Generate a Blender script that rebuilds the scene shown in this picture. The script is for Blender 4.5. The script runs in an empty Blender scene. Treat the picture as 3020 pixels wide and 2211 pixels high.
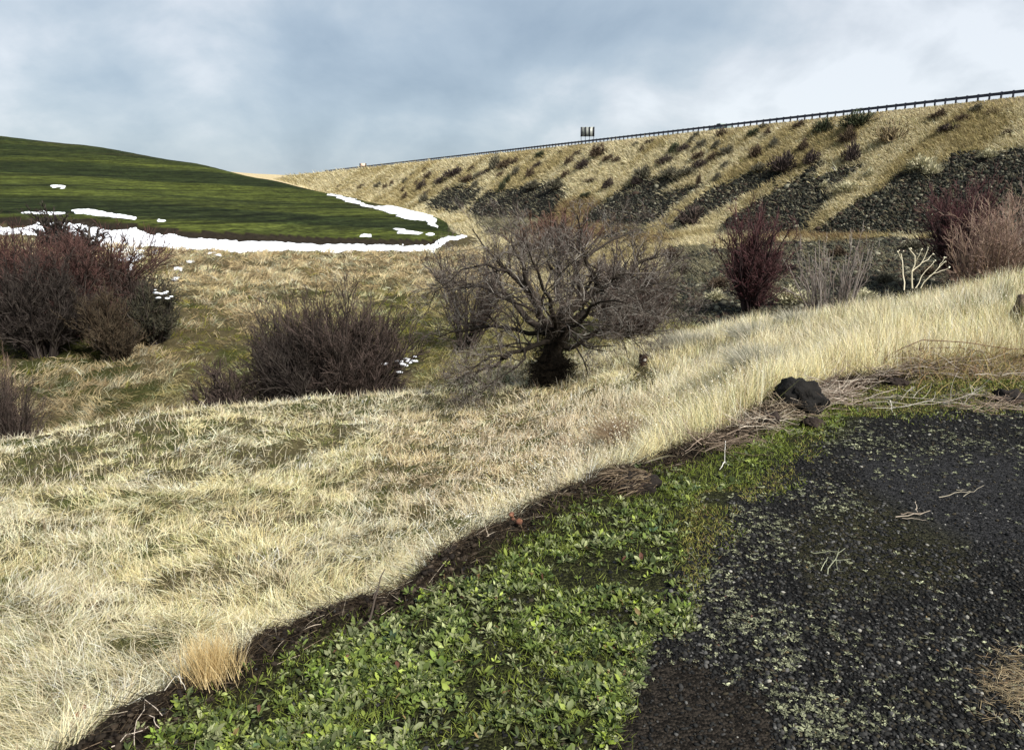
import bpy, math, numpy as np
from mathutils import Vector
R = math.radians
rng = np.random.default_rng(7)
C = bpy.context.scene.collection
scn = bpy.context.scene
# ------------------------------------------------------------------ camera, world, sun, exposure
F = 2281.0; CX, CY = 1510.0, 1105.5; TH = R(12.87); EYE = 1.6
cam = bpy.data.cameras.new("camera"); camo = bpy.data.objects.new("camera", cam); C.objects.link(camo)
cam.sensor_width = 36; cam.lens = F/3020*36; cam.clip_start = .05; cam.clip_end = 6000
camo.location = (0, 0, EYE); camo.rotation_euler = (R(90)-TH, 0, 0)
scn.camera = camo
scn.view_settings.view_transform = 'Standard'; scn.view_settings.look = 'None'
scn.view_settings.exposure = 1.22; scn.view_settings.gamma = 1.0
SUN_EL, SUN_AZ = R(42), R(138)      # azimuth from +Y clockwise
sd = Vector((math.sin(SUN_AZ)*math.cos(SUN_EL), math.cos(SUN_AZ)*math.cos(SUN_EL), math.sin(SUN_EL)))
sl = bpy.data.lights.new("sun", 'SUN'); sl.energy = 3.6; sl.angle = R(9); sl.color = (1, .96, .90)
so = bpy.data.objects.new("sun", sl); C.objects.link(so)
so.rotation_euler = sd.to_track_quat('Z', 'Y').to_euler()
w = bpy.data.worlds.new("World"); scn.world = w; w.use_nodes = True
def world():
    nt = w.node_tree; N = nt.nodes; L = nt.links; N.clear()
    out = N.new('ShaderNodeOutputWorld'); bg = N.new('ShaderNodeBackground'); L.new(bg.outputs[0], out.inputs[0])
    bg.inputs[1].default_value = .093
    sky = N.new('ShaderNodeTexSky'); sky.sky_type = 'NISHITA'; sky.sun_disc = False
    sky.sun_elevation = SUN_EL; sky.sun_rotation = SUN_AZ
    tc = N.new('ShaderNodeTexCoord')
    def math_(op, a, b=None, c=None):
        n = N.new('ShaderNodeMath'); n.operation = op
        for i, v in enumerate((a, b, c)):
            if v is None: continue
            if isinstance(v, (int, float)): n.inputs[i].default_value = v
            else: L.new(v, n.inputs[i])
        return n.outputs[0]
    sep = N.new('ShaderNodeSeparateXYZ'); L.new(tc.outputs['Generated'], sep.inputs[0])
    den = math_('ADD', math_('MAXIMUM', sep.outputs[2], 0.0), .55)
    com = N.new('ShaderNodeCombineXYZ')
    L.new(math_('DIVIDE', sep.outputs[0], den), com.inputs[0]); L.new(math_('DIVIDE', sep.outputs[1], den), com.inputs[1])
    def noise(scale, det, rough, off, dist=0.):
        m = N.new('ShaderNodeMapping'); m.inputs[1].default_value = off; L.new(com.outputs[0], m.inputs[0])
        n = N.new('ShaderNodeTexNoise'); n.inputs['Scale'].default_value = scale; n.inputs['Detail'].default_value = det
        n.inputs['Roughness'].default_value = rough; n.inputs['Distortion'].default_value = dist
        L.new(m.outputs[0], n.inputs['Vector']); return n.outputs[0]
    big = noise(1.5, 3, .45, (3.1, 1.7, 0), .3); small = noise(4.2, 7, .55, (7.3, 2.2, 0), .2)
    def blob(px, py, rad):     # brighter bank of cloud in a fixed world direction
        u = (px-CX)/F; v = (CY-py)/F
        d = Vector((u, math.cos(TH)+v*math.sin(TH), -math.sin(TH)+v*math.cos(TH))).normalized()
        vm = N.new('ShaderNodeVectorMath'); vm.operation = 'DISTANCE'
        L.new(tc.outputs['Generated'], vm.inputs[0]); vm.inputs[1].default_value = d
        mr = N.new('ShaderNodeMapRange'); mr.interpolation_type = 'SMOOTHERSTEP'
        L.new(vm.outputs['Value'], mr.inputs[0]); mr.inputs[1].default_value = rad; mr.inputs[2].default_value = 0
        return mr.outputs[0]
    val = math_('ADD', math_('MULTIPLY', big, .55), math_('MULTIPLY', small, 1.0))
    for (px, py, rad, g) in ((2850, 240, .30, .24), (2330, 250, .17, .24), (1690, 350, .16, .24), (3000, 150, .3, .08), (2050, 330, .16, .14), (2480, 330, .12, .12), (620, 330, .14, .06),
                             (600, 60, .13, .15), (150, 130, .30, .05), (1250, 420, .2, .05), (1200, 180, .36, -.10),
                             (900, 120, .3, -.03), (1800, 60, .35, -.05), (380, 300, .14, -.08)):
        val = math_('ADD', val, math_('MULTIPLY', blob(px, py, rad), g))
    val = math_('MULTIPLY', val, .84)
    ramp = N.new('ShaderNodeValToRGB'); L.new(val, ramp.inputs[0])
    e = ramp.color_ramp.elements
    e[0].position = .42; e[0].color = (1.52, 1.92, 2.38, 1)
    e[1].position = .94; e[1].color = (3.9, 4.1, 4.35, 1)
    for p, c in ((.585, (1.95, 2.36, 2.80, 1)), (.72, (2.5, 2.85, 3.2, 1)), (.83, (3.2, 3.42, 3.7, 1))):
        x = e.new(p); x.color = c
    mix = N.new('ShaderNodeMixRGB'); mix.inputs[0].default_value = .9
    L.new(sky.outputs[0], mix.inputs[1]); L.new(ramp.outputs[0], mix.inputs[2]); L.new(mix.outputs[0], bg.inputs[0])
world()
# ------------------------------------------------------------------ maths helpers
def proj(P):
    P = np.asarray(P, float); x, y, z = P[..., 0], P[..., 1], P[..., 2]-EYE
    fw = y*math.cos(TH)-z*math.sin(TH); up = y*math.sin(TH)+z*math.cos(TH)
    fw = np.maximum(fw, 1e-3)
    return CX+F*x/fw, CY-F*up/fw
def ray(px, py):
    u = (px-CX)/F; v = (CY-py)/F
    return np.array([u, math.cos(TH)+v*math.sin(TH), -math.sin(TH)+v*math.cos(TH)])
def at(px, py, Y):
    d = ray(px, py); return np.array([0, 0, EYE])+d*(Y/d[1])
def hash2(ix, iy, s):
    h = (ix.astype(np.int64)*374761393+iy.astype(np.int64)*668265263+s*982451653) & 0xffffffff
    h = ((h ^ (h >> 13))*1274126177) & 0xffffffff
    return ((h ^ (h >> 16)) & 0xffff)/65535.0
def vnoise(x, y, s=0):
    ix = np.floor(x); iy = np.floor(y); fx = x-ix; fy = y-iy
    fx = fx*fx*(3-2*fx); fy = fy*fy*(3-2*fy)
    a = hash2(ix, iy, s); b = hash2(ix+1, iy, s); c = hash2(ix, iy+1, s); d = hash2(ix+1, iy+1, s)
    return (a+(b-a)*fx)*(1-fy)+(c+(d-c)*fx)*fy
def fbm(x, y, o=4, s=0):
    v = 0; am = .5; t = 0
    for k in range(o):
        v = v+am*vnoise(x*2**k+17.3*k, y*2**k-9.1*k, s+k); t += am; am *= .5
    return v/t
def sst(e0, e1, x):
    t = np.clip((x-e0)/(e1-e0), 0, 1); return t*t*(3-2*t)
def sdf(poly, x, y):      # signed distance, positive inside
    poly = np.asarray(poly, float); n = len(poly); d = np.full(np.shape(x), 1e9); ins = np.zeros(np.shape(x), bool)
    for i in range(n):
        a = poly[i]; b = poly[(i+1) % n]; e = b-a; wx = x-a[0]; wy = y-a[1]
        t = np.clip((wx*e[0]+wy*e[1])/max(e@e, 1e-9), 0, 1)
        d = np.minimum(d, (wx-e[0]*t)**2+(wy-e[1]*t)**2)
        c = ((a[1] > y) != (b[1] > y))
        with np.errstate(divide='ignore', invalid='ignore'):
            xi = (b[0]-a[0])*(y-a[1])/(b[1]-a[1]+1e-12)+a[0]
        ins ^= c & (x < xi)
    d = np.sqrt(d); return np.where(ins, d, -d)
# ------------------------------------------------------------------ terrain
# each column: pixel column and its knots (depth, height) or (depth, 'y', pixel row)
def col(px, near, crest, bank, hill):
    ks = []
    for k in near: ks.append(k)
    d, z = crest; ks.append((d, z)); ks.append((d+3, z-1.1))
    ks += bank; ks += hill
    out = []
    for k in ks:
        if len(k) == 3: out.append((k[0], at(px, k[2], k[0])[2]))
        else: out.append(k)
    return px, out
farL = lambda y: [(800, 'y', y), (1500, 'y', y+25)]
COLS = [
 col(-500, [(2.6, -.9), (6, -1.7), (9.3, -2.2), (10.2, -2.6), (12, -2.8)], (13.5, -3.2), [(26, -9), (40, -11.5), (65, -9.2)],
     [(118, 'y', 700), (124, 'y', 650), (126, 'y', 632), (220, 'y', 470), (335, 'y', 370), (380, 20.)]+farL(500)),
 col(0, [(2.8, -.75), (6, -1.55), (9.3, -2.0), (10.2, -2.38), (12.2, -2.6)], (14, -2.95), [(27, -9), (41, -11.2), (65, -8.9)],
     [(117, 'y', 700), (124, 'y', 657), (126, 'y', 636), (220, 'y', 500), (330, 'y', 393), (380, 20.)]+farL(500)),
 col(300, [(2.9, -.9), (6, -1.62), (9.3, -2.02), (10.2, -2.36), (13, -2.6)], (15, -2.85), [(28, -9), (42, -11.1), (66, -8.8)],
     [(114, 'y', 723), (121, 'y', 677), (123, 'y', 644), (215, 'y', 520), (315, 'y', 426), (370, 17.)]+farL(500)),
 col(600, [(3.0, -1.0), (6, -1.68), (9.3, -2.06), (10.2, -2.34), (14, -2.6)], (16, -2.8), [(29, -9), (42, -11.), (68, -8.6)],
     [(111, 'y', 741), (118, 'y', 706), (120.5, 'y', 678), (200, 'y', 570), (298, 'y', 478), (350, 12.)]+farL(496)),
 col(800, [(3.0, -1.0), (6, -1.68), (9.3, -2.06), (10.2, -2.3), (14, -2.62)], (16.5, -2.8), [(30, -9), (43, -11.), (70, -8.6)],
     [(113, 'y', 745), (121, 'y', 714), (123.5, 'y', 688), (190, 'y', 600), (280, 'y', 526), (330, 7.)]+farL(513)),
 col(1000, [(3.1, -.9), (6, -1.68), (9.3, -2.08), (10.2, -2.25), (14.5, -2.65)], (17, -2.8), [(31, -8.8), (44, -10.8), (74, -8.6)],
     [(120, 'y', 745), (128, 'y', 722), (131, 'y', 700), (180, 'y', 632), (242, 'y', 572), (290, 0.)]+farL(524)),
 col(1150, [(3.25, -.85), (6, -1.62), (9.3, -2.08), (10.35, -2.2), (14.8, -2.68)], (17.5, -2.82), [(31.5, -8.6), (44.5, -10.6), (77, -8.6)],
     [(127, 'y', 744), (136, 'y', 722), (138, 'y', 704), (170, 'y', 655), (212, 'y', 607), (250, -3.)]+farL(528)),
 col(1290, [(3.4, -.8), (6, -1.55), (9.3, -2.08), (10.5, -2.18), (15, -2.7)], (18, -2.85), [(32, -8.5), (45, -10.4), (80, -8.6)],
     [(134, 'y', 743), (143, 'y', 722), (144.5, 'y', 707), (160, 'y', 676), (180, 'y', 641), (205, -5.5)]+farL(530)),
 col(1380, [(3.6, -.75), (6, -1.5), (9.3, -2.05), (10.5, -2.15), (15.5, -2.7)], (19, -2.85), [(33, -8.3), (46, -10.2), (82, -8.5)],
     [(136, 'y', 730), (146, 'y', 705), (148, 'y', 701), (160, 'y', 697), (176, 'y', 692), (205, -5.2)]+farL(530)),
 col(1640, [(4.0, -.6), (6, -1.3), (9.3, -1.95), (10.5, -2.05), (17, -2.5)], (21, -2.75), [(35, -7.8), (50, -9.8), (85, -9.)],
     [(130, -8.2), (146, -7.5), (150, -7.3), (170, -6.8), (190, -6.), (220, -5)]+farL(560)),
 col(2000, [(4.8, -.35), (7, -1.15), (10, -1.55), (11.5, -1.6), (17, -1.8)], (20, -2.0), [(33, -6.5), (50, -9.5), (85, -9.5)],
     [(130, -9), (146, -9), (150, -9), (170, -9), (190, -9), (220, -9)]+farL(600)),
 col(2300, [(6, -.05), (7.5, -.5), (10, -.85), (11.5, -.95), (14.5, -1.05)], (17, -1.15), [(30, -6.), (50, -9.5), (85, -9.5)],
     [(130, -9), (146, -9), (150, -9), (170, -9), (190, -9), (220, -9)]+farL(600)),
 col(2600, [(6.5, 0), (8, -.02), (10, -.1), (11, -.15), (12.5, -.3)], (14, -.45), [(28, -6), (50, -9.5), (85, -9.5)],
     [(130, -9), (146, -9), (150, -9), (170, -9), (190, -9), (220, -9)]+farL(600)),
 col(3020, [(6.8, 0), (7.6, .05), (8.5, .14), (9.5, .25), (10.3, .33)], (11.2, .3), [(26, -5), (50, -9.5), (85, -9.5)],
     [(130, -9), (146, -9), (150, -9), (170, -9), (190, -9), (220, -9)]+farL(600)),
 col(3500, [(6.8, 0), (7.6, .1), (8.5, .25), (9.5, .4), (10.3, .5)], (11.2, .5), [(26, -5), (50, -9.5), (85, -9.5)],
     [(130, -9), (146, -9), (150, -9), (170, -9), (190, -9), (220, -9)]+farL(600)),
]
KA = np.array([(c[0]-CX)/F/.985 for c in COLS])
KY = np.array([[k[0] for k in c[1]] for c in COLS]); KZ = np.array([[k[1] for k in c[1]] for c in COLS])
NK = KY.shape[1]
PN = np.array([.882, .472])
EDGE_PX = [(290, 2211), (420, 2110), (540, 2045), (660, 1985), (760, 1912), (900, 1850), (1040, 1795), (1190, 1745), (1280, 1695), (1350, 1640),
           (1420, 1590), (1540, 1520), (1640, 1475), (1780, 1425), (1800, 1395), (1960, 1358), (2060, 1325), (2120, 1295), (2200, 1262), (2290, 1205),
           (2330, 1175), (2450, 1150), (2600, 1118), (2800, 1095), (3020, 1075), (3300, 1065)]
EDGE = []
for (px, py) in EDGE_PX:
    d = ray(px, py); t = -EYE/d[2]; EDGE.append((d[0]*t, d[1]*t))
e0, e1 = np.array(EDGE[0]), np.array(EDGE[3])
PADPOLY = [tuple(e0+(e0-e1)*6)]+EDGE+[(30, 9), (30, -12), (-9, -12)]
def base_height(x, y):
    yy = np.maximum(y, .5); a = np.clip(x/yy, KA[0], KA[-1]); Y = np.maximum(y, 2.6)
    i = np.clip(np.searchsorted(KA, a)-1, 0, len(KA)-2); t = (a-KA[i])/(KA[i+1]-KA[i])
    t = t*.6+.4*t*t*(3-2*t)
    z = None; y_prev = KY[i, 0]*(1-t)+KY[i+1, 0]*t; z_prev = KZ[i, 0]*(1-t)+KZ[i+1, 0]*t; z = z_prev.copy()
    for k in range(1, NK):
        yk = KY[i, k]*(1-t)+KY[i+1, k]*t; zk = KZ[i, k]*(1-t)+KZ[i+1, k]*t
        s = np.clip((Y-y_prev)/(yk-y_prev), 0, 1)
        if k in (6, 7, 8, 9, 14, 15): s = s*.6+.4*s*s*(3-2*s)
        m = Y > y_prev; z = np.where(m, z_prev+(zk-z_prev)*s, z); y_prev, z_prev = yk, zk
    return z
def emb(x, y):
    p = PN[0]*x+PN[1]*y
    s = -.472*x+.882*y
    wob = 1.6*(fbm(s*.05, p*.02, 3, 31)-.5)
    z = np.where(p > 115, 15.2-.03*np.maximum(p-134, 0), 15.2-.63*(115-p))
    z = np.where(p < 86+wob, 15.2-.63*(29-wob)-.06*(86+wob-p), z)
    zb = 15.2-.63*(29-wob)-.18
    z = np.where(p < 83+wob, zb-.15*(83+wob-p), z)
    z = np.where(p < 42, z-(42-p)*.5, z)
    ridge = (fbm(s*.16, p*.03, 3, 44)-.5)*1.3*sst(84, 90, p)*sst(115, 108, p)
    return z+ridge, p, s
def height(x, y, full=False):
    x = np.asarray(x, float); y = np.asarray(y, float)
    zb = base_height(x, y); r = np.maximum(y, 2.)
    # natural unevenness that grows with distance
    zb = zb+(fbm(x*.9, y*.9, 3, 3)-.5)*.22*sst(3, 7, y)*(1-sst(30, 50, y))
    zb = zb+(fbm(x*2.6, y*2.6, 2, 4)-.5)*.16*sst(2.5, 5, y)*(1-sst(22, 30, y))
    zb = zb+(fbm(x*.12, y*.12, 4, 5)-.5)*1.6*sst(24, 40, y)*(1-sst(95, 110, y))
    zb = zb+(fbm(x*.7, y*.7, 3, 7)-.5)*.7*sst(24, 40, y)*(1-sst(105, 114, y))
    zb = zb+(fbm(x*.03, y*.03, 3, 6)-.5)*1.2*sst(130, 160, y)*(1-sst(220, 290, y))
    pd = sdf(PADPOLY, x, y)+(fbm(x*3, y*3, 3, 9)-.5)*.16
    near = y < 30
    s = sst(0, 1, np.maximum(-pd, 0)/.9)
    zp = (fbm(x*4, y*4, 3, 12)-.5)*.03+(fbm(x*.7, y*.7, 2, 14)-.5)*.05
    lip = np.exp(-((pd-.05)/.10)**2)*.16*np.maximum(fbm(x*6, y*6, 4, 15)-.25, 0)
    zn = np.where(pd > 0, zp+lip, (zp+lip)*(1-s)+zb*s)
    z = np.where(near, zn, zb)
    ze, p, sl_ = emb(x, y)
    isE = (ze > z) & (y > 30)
    z = np.where(y > 30, np.maximum(z, ze), z)
    return (z, isE, p, pd, sl_) if full else z
def H1(x, y): return float(height(np.array([x]), np.array([y]))[0])
_Ys = np.exp(np.linspace(math.log(1.6), math.log(1400), 4000))
def hit(px, py):
    d = ray(px, py); t = _Ys/d[1]; X = d[0]*t; Z = EYE+d[2]*t
    h = height(X, _Ys); i = np.argmax(Z < h)
    if not (Z < h).any(): i = len(_Ys)-1
    return np.array([X[i], _Ys[i], h[i]])
def ground(px, py, Y):
    p = at(px, py, Y); return np.array([p[0], Y, H1(p[0], Y)])
# ------------------------------------------------------------------ mesh helpers
def mesh(name, V, Fc, mat=None, parent=None, col=None, smooth=False, loc=None):
    V = np.asarray(V, np.float32).reshape(-1, 3)
    if loc is not None: V = V-np.asarray(loc, np.float32)
    me = bpy.data.meshes.new(name)
    Fs = Fc if isinstance(Fc, list) else [Fc]
    Fs = [np.asarray(f, np.int32) for f in Fs if len(f)]
    me.vertices.add(len(V)); me.vertices.foreach_set('co', V.ravel())
    tot = np.concatenate([np.full(len(f), f.shape[1], np.int32) for f in Fs])
    loops = np.concatenate([f.ravel() for f in Fs])
    me.loops.add(len(loops)); me.loops.foreach_set('vertex_index', loops)
    st = np.concatenate([[0], np.cumsum(tot)[:-1]]).astype(np.int32)
    me.polygons.add(len(tot)); me.polygons.foreach_set('loop_start', st); me.polygons.foreach_set('loop_total', tot)
    if smooth: me.polygons.foreach_set('use_smooth', np.ones(len(tot), bool))
    me.update(calc_edges=True); me.validate()
    if col is not None:
        ca = me.color_attributes.new('Col', 'FLOAT_COLOR', 'POINT')
        c4 = np.ones((len(V), 4), np.float32); c4[:, :3] = col; ca.data.foreach_set('color', c4.ravel())
    if mat: me.materials.append(mat)
    o = bpy.data.objects.new(name, me); C.objects.link(o)
    if loc is not None and parent is None: o.location = loc
    if parent: o.parent = parent
    return o
def empty(name, loc):
    o = bpy.data.objects.new(name, None); C.objects.link(o); o.location = loc; o.empty_display_size = .1; return o
def tag(o, label, cat, group=None):
    o['label'] = label; o['category'] = cat
    if group: o['group'] = group
    return o
def kind(o, k, label=None, cat=None):
    o['kind'] = k
    if label: o['label'] = label
    if cat: o['category'] = cat
    return o
def rnd(n, a=0., b=1.): return rng.uniform(a, b, n)
def unit(v): return v/np.maximum(np.linalg.norm(v, axis=-1, keepdims=True), 1e-9)
def blades(P, L, W, phi, lean, bend, segs=3, colr=None, flat=.5):
    n = len(P); L = np.broadcast_to(L, n); W = np.broadcast_to(W, n)
    s = np.linspace(0, 1, segs+1); pts = np.zeros((n, segs+1, 3)); pts[:, 0] = P
    for k in range(1, segs+1):
        th = lean+bend*(s[k]+s[k-1])/2
        st = np.stack([np.sin(th)*np.cos(phi), np.sin(th)*np.sin(phi), np.cos(th)], 1)*(L/segs)[:, None]
        pts[:, k] = pts[:, k-1]+st
    rv = unit(rng.normal(size=(n, 3))); tan = unit(pts[:, -1]-pts[:, 0]); side = unit(np.cross(tan, rv))
    V = np.zeros((n, 2*segs+1, 3))
    for k in range(segs):
        wk = (1-.75*(k/segs)**1.5)*W/2
        V[:, 2*k] = pts[:, k]-side*wk[:, None]; V[:, 2*k+1] = pts[:, k]+side*wk[:, None]
    V[:, 2*segs] = pts[:, segs]
    nv = 2*segs+1; f = []
    for k in range(segs-1):
        a = 2*k; f += [(a, a+1, a+3), (a, a+3, a+2)]
    a = 2*(segs-1); f.append((a, a+1, a+2)); f = np.array(f)
    Fc = (np.arange(n)[:, None, None]*nv+f[None]).reshape(-1, 3)
    cc = None if colr is None else np.repeat(colr, nv, axis=0)
    return V.reshape(-1, 3), Fc, cc
def merge(parts):
    V, Fc, Cc, o = [], [], [], 0
    for v, f, c in parts:
        V.append(v); Fc.append(f+o); o += len(v)
        if c is not None: Cc.append(c)
    return np.concatenate(V), np.concatenate(Fc), (np.concatenate(Cc) if Cc else None)
def tubes(P, Rr, sides=4, colr=None):
    m, n, _ = P.shape; T = unit(np.gradient(P, axis=1)); ref = np.tile(np.array([0.13, .31, 1.]), (m, 1))
    mt = unit(P[:, -1]-P[:, 0]); bad = np.abs((unit(ref)*mt).sum(1)) > .8; ref[bad] = (1, .2, .1)
    U = unit(np.cross(T, ref[:, None])); Vv = np.cross(T, U)
    an = np.arange(sides)*2*math.pi/sides
    ring = P[:, :, None]+Rr[:, :, None, None]*(U[:, :, None]*np.cos(an)[:, None]+Vv[:, :, None]*np.sin(an)[:, None])
    V = ring.reshape(-1, 3)
    i, j, k = np.meshgrid(np.arange(m), np.arange(n-1), np.arange(sides), indexing='ij')
    b = (i*n+j)*sides; k2 = (k+1) % sides
    q = np.stack([b+k, b+k2, b+sides+k2, b+sides+k], -1).reshape(-1, 4)
    tr = np.concatenate([q[:, [0, 1, 2]], q[:, [0, 2, 3]]])
    cc = None if colr is None else np.repeat(colr, n*sides, axis=0)
    return V, tr, cc
def grow(P, Rr, kids, tr=(.25, 1.), lr=(.4, .7), ang=(30, 60), up=.2, wig=.25, rr=.55, n=5, rmin=.002, L=None, droop=0.):
    m, k, _ = P.shape; idx = np.repeat(np.arange(m), kids); M = len(idx)
    t = rnd(M, *tr)*(k-1); i = np.minimum(t.astype(int), k-2); f = (t-i)[:, None]
    base = P[idx, i]*(1-f)+P[idx, i+1]*f; rad = (Rr[idx, i]*(1-f[:, 0])+Rr[idx, i+1]*f[:, 0])
    d = unit(P[idx, i+1]-P[idx, i]); plen = np.linalg.norm(np.diff(P, axis=1), axis=2).sum(1)[idx]
    q = unit(np.cross(d, unit(rng.normal(size=(M, 3))))); a = np.radians(rnd(M, *ang))[:, None]
    dd = unit(d*np.cos(a)+q*np.sin(a)+np.array([0, 0, up]))
    ln = plen*rnd(M, *lr)*(1-.45*(t/(k-1))) if L is None else L*rnd(M, .6, 1.3)
    pts = np.zeros((M, n, 3)); pts[:, 0] = base
    for s in range(1, n):
        dd = unit(dd+rng.normal(size=(M, 3))*wig+np.array([0, 0, -droop]))
        pts[:, s] = pts[:, s-1]+dd*(ln/(n-1))[:, None]
    r0 = np.maximum(rad*rr, rmin); rad2 = r0[:, None]*np.linspace(1, .35, n)[None]
    return pts, np.maximum(rad2, rmin*.6)
def resample(w, n):
    w = np.asarray(w, float); s = np.concatenate([[0], np.cumsum(np.linalg.norm(np.diff(w, axis=0), axis=1))])
    t = np.linspace(0, s[-1], n); return np.stack([np.interp(t, s, w[:, k]) for k in range(w.shape[1])], 1)
def inst(TV, TF, pos, rot, scl, colr=None):
    n = len(pos); V = np.einsum('nij,vj->nvi', rot, TV)*np.asarray(scl).reshape(n, 1, -1)+pos[:, None]
    Fc = (np.arange(n)[:, None, None]*len(TV)+np.asarray(TF)[None]).reshape(-1, 3)
    return V.reshape(-1, 3), Fc, (None if colr is None else np.repeat(colr, len(TV), axis=0))
def rotmat(yaw, pitch, roll):
    cy, sy, cp, sp, cr, sr = np.cos(yaw), np.sin(yaw), np.cos(pitch), np.sin(pitch), np.cos(roll), np.sin(roll)
    z = np.zeros_like(cy); o = np.ones_like(cy)
    Rz = np.stack([cy, -sy, z, sy, cy, z, z, z, o], -1).reshape(-1, 3, 3)
    Ry = np.stack([cp, z, sp, z, o, z, -sp, z, cp], -1).reshape(-1, 3, 3)
    Rx = np.stack([o, z, z, z, cr, -sr, z, sr, cr], -1).reshape(-1, 3, 3)
    return Rz@Ry@Rx
def ico(sub=0):
    import bmesh
    bm = bmesh.new(); bmesh.ops.create_icosphere(bm, subdivisions=max(sub, 1), radius=1)
    V = np.array([v.co[:] for v in bm.verts]); Fc = np.array([[v.index for v in f.verts] for f in bm.faces]); bm.free(); return V, Fc
def boxes(bs):     # list of (center, size, yaw)
    V, Fc, o = [], [], 0
    for c, s, yaw in bs:
        u = np.array([(x, y, z) for x in (-.5, .5) for y in (-.5, .5) for z in (-.5, .5)])*np.array(s)
        cy, sy = math.cos(yaw), math.sin(yaw); u = u@np.array([[cy, sy, 0], [-sy, cy, 0], [0, 0, 1]])+np.array(c)
        V.append(u); Fc += [(o+0, o+1, o+3, o+2), (o+4, o+6, o+7, o+5), (o+0, o+4, o+5, o+1), (o+2, o+3, o+7, o+6), (o+0, o+2, o+6, o+4), (o+1, o+5, o+7, o+3)]; o += 8
    return np.concatenate(V), np.array(Fc)
# ------------------------------------------------------------------ materials
def M_attr(name, rough=.8, transl=0., spec=.3, nscale=0., namt=.3, bump=0., bscale=10., vor=0., vamt=0., bdist=.02):
    m = bpy.data.materials.new(name); m.use_nodes = True; nt = m.node_tree; N = nt.nodes; L = nt.links
    b = N['Principled BSDF']; out = N['Material Output']
    at_ = N.new('ShaderNodeAttribute'); at_.attribute_name = 'Col'; c = at_.outputs['Color']
    b.inputs['Roughness'].default_value = rough; b.inputs['Specular IOR Level'].default_value = spec
    geo = N.new('ShaderNodeNewGeometry')
    def mul(c, fac_socket, lo, hi):
        mr = N.new('ShaderNodeMapRange'); L.new(fac_socket, mr.inputs[0]); mr.inputs[1].default_value = .25; mr.inputs[2].default_value = .75
        mr.inputs[3].default_value = lo; mr.inputs[4].default_value = hi
        vm = N.new('ShaderNodeVectorMath'); vm.operation = 'SCALE'; L.new(c, vm.inputs[0]); L.new(mr.outputs[0], vm.inputs['Scale']); return vm.outputs[0]
    if nscale:
        n = N.new('ShaderNodeTexNoise'); n.inputs['Scale'].default_value = nscale; n.inputs['Detail'].default_value = 8; n.inputs['Roughness'].default_value = .65
        L.new(geo.outputs['Position'], n.inputs['Vector']); c = mul(c, n.outputs[0], 1-namt, 1+namt)
    hs = []
    if vor:
        v = N.new('ShaderNodeTexVoronoi'); v.inputs['Scale'].default_value = vor; L.new(geo.outputs['Position'], v.inputs['Vector'])
        sp = N.new('ShaderNodeSeparateColor'); L.new(v.outputs['Color'], sp.inputs[0]); c = mul(c, sp.outputs[0], 1-vamt, 1+vamt); hs.append(v.outputs['Distance'])
    L.new(c, b.inputs['Base Color'])
    if bump:
        n = N.new('ShaderNodeTexNoise'); n.inputs['Scale'].default_value = bscale; n.inputs['Detail'].default_value = 8; n.inputs['Roughness'].default_value = .7
        L.new(geo.outputs['Position'], n.inputs['Vector'])
        bp = N.new('ShaderNodeBump'); bp.inputs['Strength'].default_value = bump; bp.inputs['Distance'].default_value = bdist
        if hs:
            ad = N.new('ShaderNodeMath'); ad.operation = 'SUBTRACT'; L.new(n.outputs[0], ad.inputs[0]); L.new(hs[0], ad.inputs[1]); L.new(ad.outputs[0], bp.inputs['Height'])
        else: L.new(n.outputs[0], bp.inputs['Height'])
        L.new(bp.outputs[0], b.inputs['Normal'])
    if transl:
        t = N.new('ShaderNodeBsdfTranslucent'); L.new(c, t.inputs[0]); mx = N.new('ShaderNodeMixShader'); mx.inputs[0].default_value = transl
        L.new(b.outputs[0], mx.inputs[1]); L.new(t.outputs[0], mx.inputs[2]); L.new(mx.outputs[0], out.inputs[0])
    return m
def M_plain(name, colr, rough=.6, metal=0., nscale=0., namt=.25, bump=0., bscale=20., spec=.15, bdist=.01, glassy=False):
    m = bpy.data.materials.new(name); m.use_nodes = True; nt = m.node_tree; N = nt.nodes; L = nt.links; b = N['Principled BSDF']
    b.inputs['Base Color'].default_value = (*colr, 1); b.inputs['Roughness'].default_value = rough; b.inputs['Metallic'].default_value = metal
    b.inputs['Specular IOR Level'].default_value = spec
    tc = N.new('ShaderNodeTexCoord')
    n = N.new('ShaderNodeTexNoise'); n.inputs['Scale'].default_value = nscale or 6; n.inputs['Detail'].default_value = 7; L.new(tc.outputs['Object'], n.inputs['Vector'])
    mr = N.new('ShaderNodeMapRange'); L.new(n.outputs[0], mr.inputs[0]); mr.inputs[1].default_value = .25; mr.inputs[2].default_value = .75
    mr.inputs[3].default_value = 1-namt; mr.inputs[4].default_value = 1+namt
    vm = N.new('ShaderNodeVectorMath'); vm.operation = 'SCALE'; vm.inputs[0].default_value = colr; L.new(mr.outputs[0], vm.inputs['Scale']); L.new(vm.outputs[0], b.inputs['Base Color'])
    if bump:
        n2 = N.new('ShaderNodeTexNoise'); n2.inputs['Scale'].default_value = bscale; n2.inputs['Detail'].default_value = 8; L.new(tc.outputs['Object'], n2.inputs['Vector'])
        bp = N.new('ShaderNodeBump'); bp.inputs['Strength'].default_value = bump; bp.inputs['Distance'].default_value = bdist
        L.new(n2.outputs[0], bp.inputs['Height']); L.new(bp.outputs[0], b.inputs['Normal'])
    return m
m_pad = M_attr('dark_gravel_soil', .85, nscale=60, namt=.5, bump=.9, bscale=90, vor=95, vamt=.6, spec=.06, bdist=.012)
m_soil = M_attr('grass_soil', .95, nscale=8, namt=.5, bump=.8, bscale=25, spec=.1, bdist=.05)
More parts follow.
